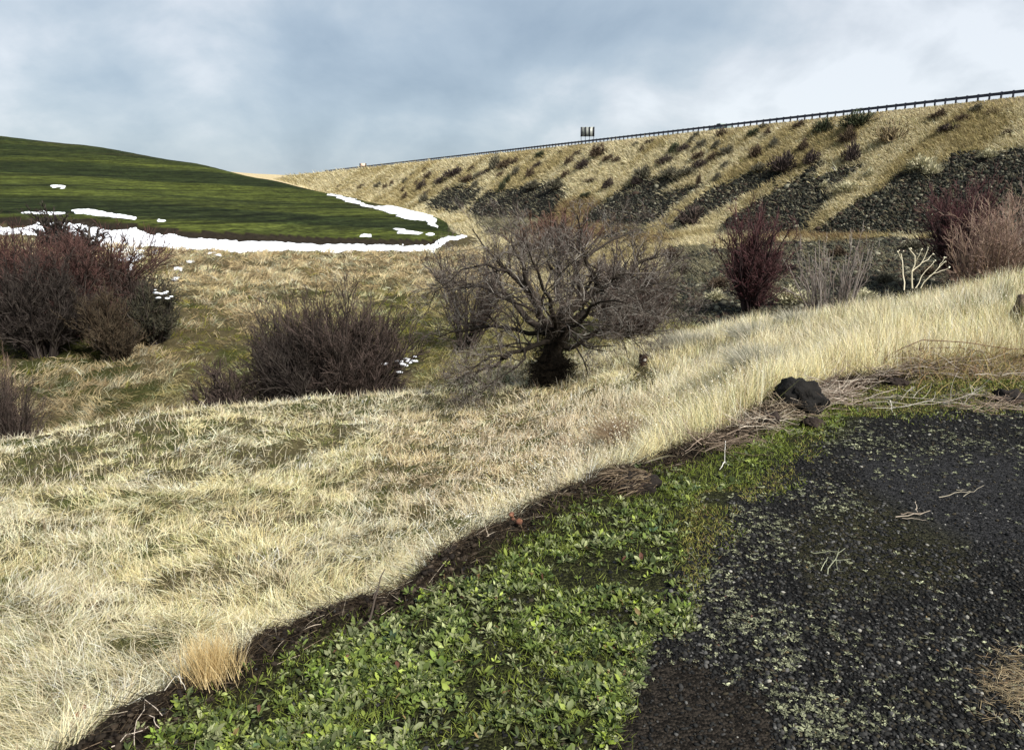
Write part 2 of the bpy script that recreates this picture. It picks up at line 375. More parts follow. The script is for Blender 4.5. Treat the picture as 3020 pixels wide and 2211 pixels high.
m_far = M_attr('hill_soil', .95, nscale=1.2, namt=.45, bump=.8, bscale=2.5, spec=.05, bdist=.4)
m_field = M_attr('winter_wheat', .95, nscale=1., namt=.75, bump=.6, bscale=2., spec=.05, bdist=.3)
for n_ in m_field.node_tree.nodes:
    if n_.type == 'TEX_NOISE' and abs(n_.inputs['Scale'].default_value-1.) < 1e-6:
        mp_ = m_field.node_tree.nodes.new('ShaderNodeMapping'); g_ = next(q for q in m_field.node_tree.nodes if q.type == 'NEW_GEOMETRY')
        mp_.inputs['Scale'].default_value = (.07, .09, 3.4); mp_.inputs['Rotation'].default_value = (0, R(-3), 0); m_field.node_tree.links.new(g_.outputs['Position'], mp_.inputs[0]); m_field.node_tree.links.new(mp_.outputs[0], n_.inputs['Vector'])
def _field_detail():
    nt = m_field.node_tree; N = nt.nodes; L = nt.links; b = N['Principled BSDF']; src = b.inputs['Base Color'].links[0].from_socket; g_ = next(q for q in N if q.type == 'NEW_GEOMETRY')
    for sc_, lo, hi in (((.35, .35, 11.), .45, 1.5), ((1.4, 1.4, 5.), .6, 1.35)):
        mp = N.new('ShaderNodeMapping'); mp.inputs['Scale'].default_value = sc_; L.new(g_.outputs['Position'], mp.inputs[0]); n = N.new('ShaderNodeTexNoise'); n.inputs['Scale'].default_value = 1; n.inputs['Detail'].default_value = 5
        L.new(mp.outputs[0], n.inputs['Vector']); mr = N.new('ShaderNodeMapRange'); L.new(n.outputs[0], mr.inputs[0]); mr.inputs[1].default_value = .35; mr.inputs[2].default_value = .65; mr.inputs[3].default_value = lo; mr.inputs[4].default_value = hi
        vm = N.new('ShaderNodeVectorMath'); vm.operation = 'SCALE'; L.new(src, vm.inputs[0]); L.new(mr.outputs[0], vm.inputs['Scale']); src = vm.outputs[0]
    L.new(src, b.inputs['Base Color'])
_field_detail()
m_straw = M_attr('dry_grass', .75, transl=.35, spec=.12)
m_green = M_attr('green_leaf', .55, transl=.22, spec=.16)
m_bark = M_attr('bark', .9, spec=.05)
m_rock = M_attr('basalt', .85, spec=.10, nscale=3, namt=.4)
m_snow = M_plain('snow', (.74, .76, .80), .6, nscale=.5, namt=.04, bump=.4, bscale=1.5, bdist=.1)
m_steel = M_plain('weathered_steel', (.055, .058, .08), .6, .3, 3, .3)
m_asph = M_plain('asphalt', (.05, .05, .052), .9, 0, 5, .3)
# ------------------------------------------------------------------ zone masks in terms of where things lie on the ground
ROCKS = [  # outlines of the basalt rock areas on the bank (converted from sight lines onto the slope)
 [(1250, 603), (1290, 585), (1310, 562), (1350, 550), (1400, 552), (1372, 580), (1345, 605), (1305, 624), (1270, 616)],
 [(1312, 622), (1350, 600), (1400, 560), (1430, 556), (1400, 590), (1378, 608), (1345, 630), (1320, 628)],
 [(1378, 632), (1400, 600), (1440, 570), (1480, 560), (1520, 556), (1560, 552), (1610, 540), (1670, 545), (1640, 570), (1580, 600), (1520, 640), (1500, 690), (1440, 690), (1410, 660)],
 [(1420, 690), (1520, 640), (1600, 590), (1680, 560), (1640, 620), (1600, 690), (1560, 700)],
 [(1760, 610), (1800, 580), (1860, 548), (1900, 530), (1960, 520), (2010, 530), (1960, 560), (1900, 590), (1830, 630), (1780, 660), (1700, 690), (1720, 650)],
 [(1740, 700), (1830, 640), (1930, 580), (2010, 560), (2080, 545), (2020, 590), (1950, 640), (1900, 690), (1800, 710)],
 [(2020, 620), (2090, 570), (2150, 540), (2210, 510), (2260, 500), (2340, 505), (2300, 540), (2220, 570), (2150, 600), (2090, 640), (2010, 680), (1960, 690)],
 [(2100, 690), (2160, 640), (2240, 590), (2330, 545), (2400, 490), (2430, 480), (2390, 530), (2430, 520), (2500, 490), (2560, 482), (2500, 530), (2440, 560), (2460, 600), (2400, 640), (2380, 680), (2290, 690), (2160, 695)],
 [(2390, 690), (2450, 650), (2540, 590), (2600, 560), (2650, 510), (2760, 500), (2800, 465), (2830, 450), (2920, 455), (3020, 440), (3600, 400), (3600, 720), (2990, 700), (2700, 690)],
 [(1960, 770), (1990, 730), (2080, 735), (2180, 740), (2250, 715), (2400, 720), (2600, 705), (3020, 715), (3600, 740), (3600, 1100), (2000, 1100), (1900, 900), (1960, 840)],
]
STREAK = [[(2000, 690), (2060, 650), (2160, 595), (2230, 560), (2320, 515), (2330, 525), (2240, 575), (2170, 612), (2080, 660), (2020, 705)],
          [(2380, 660), (2430, 610), (2470, 575), (2520, 545), (2580, 540), (2540, 575), (2480, 610), (2450, 640), (2390, 665)]]
def rockmask(px, py, x, y, p, s):
    n1 = (fbm(s*.12, p*.05, 4, 51)-.5)*12; n2 = (fbm(s*.6, p*.25, 3, 52)-.5)*12
    m = np.full(px.shape, -1e3)
    for R_ in ROCKS: m = np.maximum(m, sdf(R_, px+n1, py+n2))
    for S_ in STREAK: m = np.minimum(m, -sdf(S_, px+n1*.5, py+n2*.5))
    return m+5
MOSS = [[(0, 1370), (60, 1330), (200, 1300), (290, 1330), (240, 1390), (120, 1440), (0, 1460)], [(250, 1280), (330, 1240), (540, 1225), (530, 1270), (400, 1310)],
        [(230, 1420), (330, 1370), (420, 1350), (410, 1380), (300, 1430), (230, 1440)], [(430, 1330), (540, 1300), (530, 1340), (440, 1360)],
        [(740, 1390), (800, 1335), (900, 1310), (960, 1330), (880, 1370), (770, 1405)], [(450, 1380), (560, 1390), (590, 1420), (480, 1410)],
        [(700, 1240), (780, 1240), (770, 1290), (700, 1290)], [(300, 1880), (500, 1880), (520, 1920), (330, 1930)], [(980, 1200), (1010, 1200), (1000, 1330), (970, 1330)]]
FARMOSS = [[(480, 1010), (560, 970), (700, 960), (740, 1000), (700, 1060), (560, 1080), (470, 1060)], [(0, 990), (200, 1000), (330, 1000), (300, 1060), (0, 1080)],
           [(1110, 870), (1190, 890), (1200, 930), (1130, 910)], [(1180, 960), (1280, 950), (1300, 1010), (1200, 1020)], [(330, 780), (420, 760), (470, 800), (400, 840)],
           [(420, 900), (560, 880), (640, 920), (560, 950), (430, 960)]]
def maskof(polys, px, py, soft, nz):
    m = np.full(px.shape, -1e3)
    for q in polys: m = np.maximum(m, sdf(q, px+nz[0], py+nz[1]))
    return sst(-soft, soft, m)
GREEN = [(200, 2300), (250, 2211), (1800, 2400), (1870, 2211), (1850, 2120), (1800, 2010), (1830, 1930), (1930, 1850), (1960, 1730), (2060, 1600), (2170, 1470), (2290, 1350),
         (2480, 1290), (2560, 1225), (2900, 1190), (3100, 1185), (3100, 1060), (2600, 1080), (2300, 1150), (1900, 1350), (1400, 1560), (700, 1900), (200, 2200)]
GREEN = [(150, 2600)] + GREEN[1:2] + [(1850, 2600)] + GREEN[3:-1] + [(150, 2230)]
DIRT = [(1790, 2500), (1800, 2200), (1870, 2020), (1950, 1945), (2080, 1960), (2110, 2010), (2260, 2050), (2290, 2150), (2330, 2500)]
# ------------------------------------------------------------------ terrain sheets
A_ = np.concatenate([np.linspace(-2.2, -.92, 24)[:-1], np.linspace(-.92, .92, 640), np.linspace(.92, 2.2, 24)[1:]])
Y_ = [1.2]; 
while Y_[-1] < 1500: Y_.append(Y_[-1]*(1.009 if Y_[-1] < 22 else 1.0085)+ (0 if Y_[-1] > 3 else .004))
Y_ = np.array(Y_)
GX, GY = np.meshgrid(A_, Y_); GXw = GX*GY
Z, isE, P_, PD, S_ = height(GXw, GY, True)
pxg, pyg = proj(np.stack([GXw, GY, Z], -1))
a_ = np.clip(GX, KA[0], KA[-1]); ii = np.clip(np.searchsorted(KA, a_)-1, 0, len(KA)-2); tt = (a_-KA[ii])/(KA[ii+1]-KA[ii]); tt = tt*.6+.4*tt*tt*(3-2*tt)
def knotY(a, k):
    a = np.clip(a, KA[0], KA[-1]); i = np.clip(np.searchsorted(KA, a)-1, 0, len(KA)-2); t = (a-KA[i])/(KA[i+1]-KA[i]); t = t*.6+.4*t*t*(3-2*t)
    return KY[i, k]*(1-t)+KY[i+1, k]*t
yU = knotY(GX, 12); yC = knotY(GX, 14)
field = (GY > yU) & (GY < yC*1.02) & (~isE) & (GX < (1375-CX)/F/.985)
pad = (PD > 0) & (GY < 30)
def lerp(a, b, t): return np.asarray(a)*(1-t[..., None])+np.asarray(b)*t[..., None]
def ground_colour():
    c = np.zeros(GX.shape+(3,)); n = fbm(GXw*1.5, GY*1.5, 3, 71); nl = fbm(GXw*.25, GY*.25, 4, 72)
    c[:] = (.062, .052, .025)
    c = lerp(c, (.045, .05, .014), sst(.5, .65, n))
    far = sst(30, 45, GY); cf = lerp(np.broadcast_to((.16, .13, .065), c.shape)*.42, (.036, .038, .012), sst(.42, .6, nl)*sst(850, 980, pyg+(nl-.5)*300)); c = lerp(c, cf, far)
    # wheat rows follow the contours of the hill
    t = (Z-.02*GXw); rows = np.clip(.5+.9*(fbm(GXw*.035, t*3.2, 4, 73)-.5)*2, 0, 1)
    g = lerp(np.broadcast_to((.016, .023, .006), c.shape), (.060, .072, .013), sst(.35, .7, fbm(GXw*.012, GY*.03+Z*.25, 4, 74)))
    g = lerp(g, (.016, .019, .007), rows*.6); g = lerp(g, (.065, .045, .022), .7*sst(.5, .8, fbm(GXw*.03, Z*.3, 3, 75))*sst(.6, .95, (GY-yU)/(yC-yU)))
    g *= (.75+.5*fbm(GXw*.5, GY*.12+Z*3, 3, 77))[..., None]
    lines = .5+.5*np.sin(Z*7.5+3.5*fbm(GXw*.02, GY*.015, 2, 78)+GXw*.02); brk = sst(.35, .6, fbm(GXw*.03, Z*1.4, 3, 79)); g = g*(1-.5*lines**3*brk)[..., None]; c = np.where(field[..., None], g, c)
    rk = rockmask(pxg, pyg, GXw, GY, P_, S_)
    e = lerp(np.broadcast_to((.30, .25, .11), c.shape), (.18, .15, .07), sst(.4, .65, fbm(S_*.15, P_*.4, 4, 76)))
    e = lerp(e, (.012, .0115, .009), sst(-1, 1, rk)); e = np.where((P_ > 112)[..., None], (.3, .24, .15), e)
    c = np.where(isE[..., None], e, c)
    c = np.where(((~isE) & (~field) & (GY > 250))[..., None], np.array((.42, .34, .20)), c)
    sc = (GY > knotY(GX, 11)-.6) & (GY <= yU) & ~isE & (GX < -.08); c[sc] = (.02, .016, .011)
    ndr = (fbm(GXw*4, GY*4, 3, 80)-.5)*60
    pc = np.zeros_like(c); pc[:] = (.010, .0095, .009)
    pc = lerp(pc, (.020, .021, .008), sst(-30, 30, sdf(GREEN, pxg+ndr, pyg))); pc = lerp(pc, (.019, .0155, .012), sst(-30, 20, sdf(DIRT, pxg+ndr, pyg)))
    pc = lerp(pc, (.022, .0215, .022), .8*maskof([[(2500, 1340), (3200, 1320), (3200, 1640), (2700, 1600), (2560, 1450)]], pxg, pyg, 40, (ndr, ndr*.4)))
    pc = lerp(pc, (.022, .021, .010), .8*maskof([[(2300, 1560), (2550, 1450), (2850, 1600), (2820, 1720), (2400, 1760)]], pxg, pyg, 40, (ndr, ndr*.4)))
    pc = lerp(pc, (.010, .007, .005), sst(.25, .05, PD))
    c = np.where(pad[..., None], pc, c)
    nearedge = (~pad) & (GY < 12) & (PD > -.35); c[nearedge] = (.018, .013, .009)
    return c
GC = ground_colour()
nr, nc = GX.shape
Vg = np.stack([GXw, GY, Z], -1).reshape(-1, 3); I = np.arange(nr*nc).reshape(nr, nc)
Q = np.stack([I[:-1, :-1], I[:-1, 1:], I[1:, 1:], I[1:, :-1]], -1).reshape(-1, 4)
zone = np.where(pad, 0, np.where(field, 2, np.where(isE, 3, 1))).reshape(-1)[Q[:, 0]]
zone = np.where((zone == 1) & (Vg[Q[:, 0], 1] > 22), 4, zone)
for zi, nm, mt in ((0, 'gravel_ground', m_pad), (1, 'grass_slope_ground', m_soil), (2, 'wheat_field', m_field), (3, 'highway_embankment_ground', m_far), (4, 'gully_ground', m_far)):
    q = Q[zone == zi]; u, inv = np.unique(q, return_inverse=True)
    kind(mesh(nm, Vg[u], inv.reshape(-1, 4), mt, col=GC.reshape(-1, 3)[u], smooth=True), 'structure')
# ground behind and beside the camera
bv = []; xs = np.linspace(-60, 60, 60); ys = np.linspace(-60, 1.25, 50); BX, BY = np.meshgrid(xs, ys)
pdb = sdf(PADPOLY, BX, BY); BZ = -.06*sst(-.01, 1.2, 1.3-BY*0)-np.where(pdb < 0, 1.3*sst(0, 3, -pdb), 0)
bi = np.arange(BX.size).reshape(BX.shape); bq = np.stack([bi[:-1, :-1], bi[:-1, 1:], bi[1:, 1:], bi[1:, :-1]], -1).reshape(-1, 4)
kind(mesh('ground_around_pad', np.stack([BX, BY, BZ], -1), bq, m_pad, col=np.tile([.03, .028, .024], (BX.size, 1)), smooth=True), 'structure')
# ------------------------------------------------------------------ snow
def snow(name, polys, ys, xs, n, thick, noise_px, sc, label, bias=0., q3a=1.):
    AX, AY = np.meshgrid(np.linspace(*xs, n[0]), np.exp(np.linspace(math.log(ys[0]), math.log(ys[1]), n[1]))); X = AX*AY
    z = height(X, AY); px, py = proj(np.stack([X, AY, z], -1))
    q1 = (fbm(X*sc, AY*sc*.5, 4, 91)-.5)*noise_px*3; q2 = (fbm(X*sc, AY*sc*.5, 4, 92)-.5)*noise_px; q3 = (fbm(X*1.3, AY*.5, 4, 93)-.5)*noise_px*.9*q3a
    m = np.full(px.shape, -1e3)
    for q in polys: m = np.maximum(m, sdf(q, px+q1, py+q2))
    m = m+q3-bias
    hgt = np.clip(m*.12, -.5, thick); V = np.stack([X, AY, z+hgt], -1).reshape(-1, 3)
    i = np.arange(X.size).reshape(X.shape); Qs = np.stack([i[:-1, :-1], i[:-1, 1:], i[1:, 1:], i[1:, :-1]], -1).reshape(-1, 4)
    keep = (m.reshape(-1)[Qs] > -2.5).any(1); Qs = Qs[keep]; u, inv = np.unique(Qs, return_inverse=True)
    o = mesh(name, V[u], inv.reshape(-1, 4), m_snow, smooth=True); o['kind'] = 'stuff'; o['label'] = label; o['category'] = 'snow'; return o
STRIP = [(-300, 668), (0, 668), (60, 672), (110, 655), (230, 655), (330, 676), (400, 670), (450, 688), (520, 688), (560, 703), (700, 710), (900, 714), (940, 720), (1070, 715), (1080, 722),
         (1270, 722), (1310, 703), (1330, 698), (1380, 690), (1385, 702), (1330, 714), (1290, 735), (1280, 745), (1100, 741), (1000, 746), (860, 739), (790, 748), (690, 744), (600, 738), (520, 738), (440, 727),
         (400, 738), (320, 728), (230, 718), (150, 700), (60, 692), (0, 692), (-300, 690)]
snow('snow_drift', [STRIP], (95, 160), (-.9, 0.0), (1500, 170), .16, 9, .3, 'long white snow drift lying below the edge of the green field', 2, 1.6)
def el(x0, x1, y0, y1): 
    cx, cy, rx, ry = (x0+x1)/2, (y0+y1)/2, (x1-x0)/2, (y1-y0)/2
    return [(cx+rx*math.cos(t), cy+ry*math.sin(t)) for t in np.linspace(0, 2*math.pi, 11)[:-1]]
SN2 = [[(967, 572), (1029, 583), (1103, 610), (1147, 606), (1209, 619), (1264, 629), (1283, 648), (1289, 671), (1268, 664), (1258, 651), (1209, 648), (1165, 632), (1072, 606), (1004, 587)],
       [(1160, 676), (1195, 679), (1250, 686), (1240, 691), (1175, 688)], el(1062, 1093, 693, 698), el(1257, 1278, 688, 693),
       [(215, 620), (260, 617), (300, 625), (395, 640), (398, 647), (300, 638), (225, 630)], [(150, 548), (170, 546), (192, 551), (185, 554), (160, 553)], el(457, 488, 648, 653), [(60, 628), (120, 625), (190, 629), (150, 632)]]
snow('snow_patches', SN2, (118, 330), (-.75, 0.0), (1500, 420), .14, 7, .45, 'thin white snow patches scattered over the green wheat field', -.6, 1.1)
snow('snow_scraps', [el(325, 430, 728, 775), el(300, 350, 730, 745), el(500, 548, 786, 799), el(505, 530, 818, 832), el(545, 575, 768, 776), el(370, 392, 775, 800), el(310, 330, 790, 800), el(440, 470, 740, 750), el(600, 640, 742, 752), el(640, 660, 748, 756)], (55, 120), (-.75, -.2), (700, 120), .15, 5, .6,
     'small scraps of snow on the brown bank below the drift', 2, 3)
# ------------------------------------------------------------------ grasses (uncountable: stuff)
def palette(n, cols, wts, var=.18):
    cols = np.array(cols); k = rng.choice(len(cols), n, p=np.array(wts)/sum(wts)); return cols[k]*rnd(n, 1-var, 1+var)[:, None]
STRAWC = [(.78, .69, .43), (.66, .58, .37), (.84, .77, .56), (.44, .37, .22), (.68, .65, .49), (.26, .25, .12)]
def scatter(n, a0, a1, y0, y1, pw=.5):
    a = rnd(n, a0, a1); t = rnd(n)
    y = np.exp(np.log(y0)+(np.log(y1)-np.log(y0))*t**pw) if pw != 1 else np.exp(np.log(y0)+(np.log(y1)-np.log(y0))*t)
    return a*y, y
def near_grass():
    parts = []
    NT = 64000; x, y = scatter(NT, -.95, .95, 1.6, 24, .95)
    z, E, p, pd, s = height(x, y, True); px, py = proj(np.stack([x, y, z], -1))
    moss = maskof(MOSS, px, py, 16, ((fbm(x*1.2, y*1.2, 3, 101)-.5)*90, (fbm(x*1.2, y*1.2, 3, 102)-.5)*60))
    gap = vnoise(x*2.4, y*2.4, 103)*.5+vnoise(x*6, y*6, 108)*.5
    right = sst(1350, 2300, px)*sst(1650, 1250, py); lodged = 1-right
    keep = (pd < -.10) & (rnd(NT) > moss*.72) & (rnd(NT) > (.10+.68*lodged)*sst(.48, .68, gap))
    pb_ = ground(1896, 1086, 16.2); keep &= ~((np.abs(x-pb_[0]*y/pb_[1]) < .24) & (y > pb_[1]-2.8) & (y < pb_[1]+.15))
    x, y, z, px, py, moss, right, lodged = [q[keep] for q in (x, y, z, px, py, moss, right, lodged)]
    n = len(x); K = 15; idx = np.repeat(np.arange(n), K); M = len(idx)
    ang = 2*math.pi*fbm(x*.7, y*.7, 3, 104)*2.2+rng.normal(size=n)*.5
    tlean = np.where(rnd(n) < .25+.62*lodged, rnd(n, 38, 76), rnd(n, 3, 28)); tbr = np.exp(rng.normal(size=n)*.20)
    sp = (.014+.0055*y)[idx]
    X = x[idx]+rng.normal(size=M)*sp; Y = y[idx]+rng.normal(size=M)*sp; Zz = height(X, Y)
    rl = lodged[idx]; hgt = (.155+.18*right)[idx]*rnd(M, .5, 1.35)*(1-.45*moss[idx])
    lean = np.radians(np.clip(tlean[idx]+rng.normal(size=M)*18, 0, 88)); bend = np.radians(rnd(M, 5, 65)*(.35+.85*rl))
    phi = ang[idx]+rng.normal(size=M)*.95
    W = np.maximum(.0019, .00050*Y)*rnd(M, .7, 1.5)
    c = palette(n, STRAWC, [5, 3, 5, 1.3, 3, .5], .06)[idx]*rnd(M, .8, 1.2)[:, None]*tbr[idx][:, None]
    tone = fbm(X*.5, Y*.5, 4, 105)
    c = lerp(c, c*np.array((1.03, 1.0, .86)), sst(.4, .6, fbm(X*.8, Y*.8, 3, 106)))
    pinkz = maskof([[(1150, 1250), (1700, 1150), (1900, 1200), (1700, 1400), (1300, 1520), (1050, 1450)]], px[idx], py[idx], 60, (0, 0))
    c = lerp(c, c*np.array((.93, .85, .88)), pinkz*.9)
    gt = rnd(n) < .09+.6*moss+.25*sst(.5, .7, fbm(x*.5, y*.5, 4, 105)); gr = gt[idx] & (rnd(M) < .75); c[gr] = palette(gr.sum(), [(.16, .17, .045), (.24, .24, .08), (.09, .10, .03)], [1, 1, 1])
    br = (rnd(M) < .07) | ((rnd(n) < .05+.25*pinkz[::K])[idx] & (rnd(M) < .6)); c[br] = palette(br.sum(), [(.30, .22, .13), (.19, .13, .08), (.40, .31, .2)], [1, 1, 1])
    parts.append(blades(np.stack([X, Y, Zz-.01], 1), hgt, W, phi, lean, bend, 3, np.clip(c, 0, .86)))
    n2 = 90000; X, Y = scatter(n2, -.9, .95, 3., 23, .75); z, E, p, pd, s = height(X, Y, True); px, py = proj(np.stack([X, Y, z], -1))
    pr = (.16+.84*sst(1300, 2100, px))*sst(.25, .5, fbm(X*.9, Y*.9, 3, 107))
    cr = sst(13, 15, Y); pr = np.maximum(pr, .35*cr)
    keep = (pd < -.12) & (rnd(n2) < pr) & ~((np.abs(X-pb_[0]*Y/pb_[1]) < .26) & (Y > pb_[1]-3.) & (Y < pb_[1]+.15)); X, Y, z, px = X[keep], Y[keep], z[keep], px[keep]; n2 = len(X)
    parts.append(blades(np.stack([X, Y, z], 1), (.24+.18*sst(1500, 2400, px))*rnd(n2, .6, 1.3), np.maximum(.002, .0005*Y), rnd(n2, 0, 6.28), np.radians(np.abs(rng.normal(size=n2))*20), np.radians(rnd(n2, 0, 60)), 3,
                        palette(n2, [(.84, .74, .54), (.76, .66, .48), (.46, .34, .22), (.85, .79, .62), (.60, .52, .32)], [3, 2, .8, 2, 1])))
    n4 = 26000; X, Y = scatter(n4, -.2, .8, 4, 14, .9); z, E, p, pd, s = height(X, Y, True); px, py = proj(np.stack([X, Y, z], -1)); k = (pd < -.15) & (rnd(n4) < .2+.8*sst(1150, 1500, px)*sst(2500, 2200, px)); X, Y, z = X[k], Y[k], z[k]; n4 = len(X)
    TV, TF = np.array([(1, 0, 0), (-.5, .87, 0), (-.5, -.87, 0), (0, 0, 1.3), (0, 0, -1.3)]), np.array([(0, 1, 3), (1, 2, 3), (2, 0, 3), (1, 0, 4), (2, 1, 4), (0, 2, 4)])
    parts.append(inst(TV, TF, np.stack([X, Y, z+rnd(n4, .12, .42)], 1), rotmat(rnd(n4, 0, 6), rnd(n4, -1, 1), rnd(n4, -1, 1)), rnd(n4, .003, .007)*(.7+.05*Y), palette(n4, [(.84, .80, .68), (.80, .72, .5), (.3, .2, .13)], [3, 2, 1])))
    n3 = 330000; X, Y = scatter(n3, -.95, .95, 1.6, 24, .9); z, E, p, pd, s = height(X, Y, True); k = pd < -.1; X, Y, z = X[k], Y[k], z[k]; n3 = len(X)
    parts.append(blades(np.stack([X, Y, z-.005], 1), rnd(n3, .03, .10), np.maximum(.0020, .0005*Y), rnd(n3, 0, 6.28), np.radians(rnd(n3, 10, 80)), np.radians(rnd(n3, 0, 50)), 2,
                        palette(n3, [(.10, .11, .03), (.18, .17, .06), (.07, .06, .028), (.36, .31, .17), (.05, .045, .02)], [2.5, 1.6, 2, 1.5, 1.5])))
    V, Fc, Cc = merge(parts)
    kind(mesh('dry_grass', V, Fc, m_straw, col=Cc), 'stuff', 'pale straw coloured matted grass covering the near slope', 'grass')
near_grass()
def gully_grass():
    NT = 52000; x, y = scatter(NT, -.95, .9, 23, 150, .75); z, E, p, pd, s = height(x, y, True)
    a = x/y; keep = (~E) & (y < knotY(a, 10)+.5); x, y, z, s = x[keep], y[keep], z[keep], s[keep]; px, py = proj(np.stack([x, y, z], -1))
    moss = maskof(FARMOSS, px, py, 22, ((fbm(x*.25, y*.25, 3, 111)-.5)*110, (fbm(x*.25, y*.25, 3, 112)-.5)*60))
    gap = vnoise(x*.55, y*.4, 115)
    k = (rnd(len(x)) > moss*.6) & (rnd(len(x)) > .75*sst(.5, .85, gap)); x, y, z, px, py, moss = [q[k] for q in (x, y, z, px, py, moss)]
    n = len(x); K = 12; idx = np.repeat(np.arange(n), K); M = len(idx); sp = (.0042*y)[idx]
    X = x[idx]+rng.normal(size=M)*sp; Y = y[idx]+rng.normal(size=M)*sp; Zz = height(X, Y)
    ang = 2*math.pi*fbm(x*.2, y*.2, 3, 113)*2+rng.normal(size=n)*.7; tl = rnd(n, 20, 75)
    L = (.5+.0045*Y)*rnd(M, .5, 1.4)*(1-.35*moss[idx]); W = np.maximum(.014, .00055*Y)*rnd(M, .6, 1.4)
    tone = fbm(x*.07, y*.07, 4, 114)
    ct = palette(n, [(.50, .39, .22), (.62, .50, .29), (.36, .27, .14), (.52, .47, .33), (.25, .18, .10), (.38, .38, .24)], [3, 2.5, 2.2, 2, 1.6, 1.4], .2)*np.exp(rng.normal(size=n)*.25)[:, None]
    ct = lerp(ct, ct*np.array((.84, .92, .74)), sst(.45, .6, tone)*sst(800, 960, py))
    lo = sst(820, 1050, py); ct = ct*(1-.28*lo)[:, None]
    gt = rnd(n) < .03+.6*moss+.15*sst(.5, .7, tone)*sst(820, 960, py); ct[gt] = palette(gt.sum(), [(.17, .17, .03), (.25, .22, .045), (.11, .12, .025)], [1, 1, 1])
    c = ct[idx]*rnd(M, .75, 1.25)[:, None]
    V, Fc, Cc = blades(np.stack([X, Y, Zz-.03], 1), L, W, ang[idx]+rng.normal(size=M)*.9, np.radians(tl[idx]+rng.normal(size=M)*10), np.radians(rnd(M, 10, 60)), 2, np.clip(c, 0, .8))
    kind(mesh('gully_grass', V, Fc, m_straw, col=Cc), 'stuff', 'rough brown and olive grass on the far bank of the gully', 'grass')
gully_grass()
def bank_grass():
    NT = 230000; a = rnd(NT, -.32, .95); pp = rnd(NT, 42, 116.5); y = pp/(PN[0]*a+PN[1]); x = a*y
    ok = (y < 520) & (y > 30); x, y, a = x[ok], y[ok], a[ok]
    z, E, p, pd, s = height(x, y, True); px, py = proj(np.stack([x, y, z], -1)); rk = rockmask(px, py, x, y, p, s)
    keep = E & ((rk < 1) | (rnd(len(x)) < .04+.05*(p < 83)+.45*(p < 84)*sst(2500, 1950, px+(fbm(x*.1, y*.1, 3, 123)-.5)*500)*sst(.45, .6, fbm(x*.15, y*.15, 3, 122)))); x, y, z, px, py, p, s, rk = [q[keep] for q in (x, y, z, px, py, p, s, rk)]
    n = len(x); K = 3; idx = np.repeat(np.arange(n), K); M = len(idx); sp = (.004*y)[idx]
    X = x[idx]+rng.normal(size=M)*sp; Y = y[idx]+rng.normal(size=M)*sp; Zz = height(X, Y)
    L = (.5+.0035*Y)*rnd(M, .5, 1.4); L[p[idx] > 113] *= .3; W = .00062*Y*rnd(M, .6, 1.4)
    down = math.atan2(-PN[1], -PN[0]); tone = fbm(s*.25, p*.08, 4, 121)[idx]
    c = palette(M, [(.53, .46, .27), (.62, .55, .36), (.40, .34, .20), (.50, .45, .31)], [3, 3, 2, 1.5], .15)*np.exp(rng.normal(size=n)*.22)[idx][:, None]
    c = lerp(c, c*np.array((.66, .62, .50)), sst(.46, .62, tone))
    g = rnd(M) < .08; c[g] = palette(g.sum(), [(.2, .19, .06), (.16, .12, .06)], [1, 1])
    c = np.clip(c, 0, .8); onr = rk[idx] > 1; c[onr] = palette(onr.sum(), [(.17, .16, .10), (.26, .23, .14)], [1, 1])
    rust = maskof([[(2280, 685), (2560, 690), (2560, 715), (2290, 708)], [(1640, 590), (1760, 590), (1900, 690), (2000, 700), (1950, 720), (1600, 700)]], px[idx], py[idx], 12, (0, 0)) > rnd(M)
    c[rust] = palette(rust.sum(), [(.20, .14, .07), (.32, .25, .12), (.13, .085, .05)], [1, 1, 1])
    V, Fc, Cc = blades(np.stack([X, Y, Zz-.03], 1), L, W, down+rng.normal(size=M)*.5, np.radians(rnd(M, 15, 75)), np.radians(rnd(M, 10, 50)), 2, c)
    kind(mesh('bank_grass', V, Fc, m_straw, col=Cc), 'stuff', 'golden dry grass streaking down the highway bank', 'grass')
bank_grass()
# ------------------------------------------------------------------ basalt rubble on the bank (stuff)
def rubble():
    NT = 170000; a = rnd(NT, -.15, .95); pp = rnd(NT, 42, 108); y = pp/(PN[0]*a+PN[1]); x = a*y; ok = (y > 30) & (y < 330); x, y = x[ok], y[ok]
    z, E, p, pd, s = height(x, y, True); px, py = proj(np.stack([x, y, z], -1)); rk = rockmask(px, py, x, y, p, s)
    keep = E & (rk > -2); x, y, z, p = x[keep], y[keep], z[keep], p[keep]; n = len(x)
    TV, TF = ico(1); TV = TV[:]*(1+.28*(rng.random((len(TV), 1))-.5)); sc = np.exp(rng.normal(-2.0, .42, n))[:, None]*np.stack([rnd(n, .8, 1.4), rnd(n, .7, 1.2), rnd(n, .45, .9)], 1)*(.75+.0022*y)[:, None]
    c = palette(n, [(.024, .026, .019), (.040, .038, .028), (.013, .013, .011), (.075, .072, .052), (.036, .025, .018), (.17, .16, .115)], [4, 3, 4, 1.5, 3, .7])
    sc3 = sc; V = np.einsum('nij,nvj->nvi', rotmat(rnd(n, 0, 6.3), rnd(n, -.6, .6), rnd(n, -.6, .6)), TV[None]*sc3[:, None])+np.stack([x, y, z], 1)[:, None]
    Fc = (np.arange(n)[:, None, None]*len(TV)+TF[None]).reshape(-1, 3)
    kind(mesh('basalt_rubble', V.reshape(-1, 3), Fc, m_rock, col=np.repeat(c, len(TV), axis=0)), 'stuff', 'dark basalt rock rubble on the lower highway bank', 'rocks')
rubble()
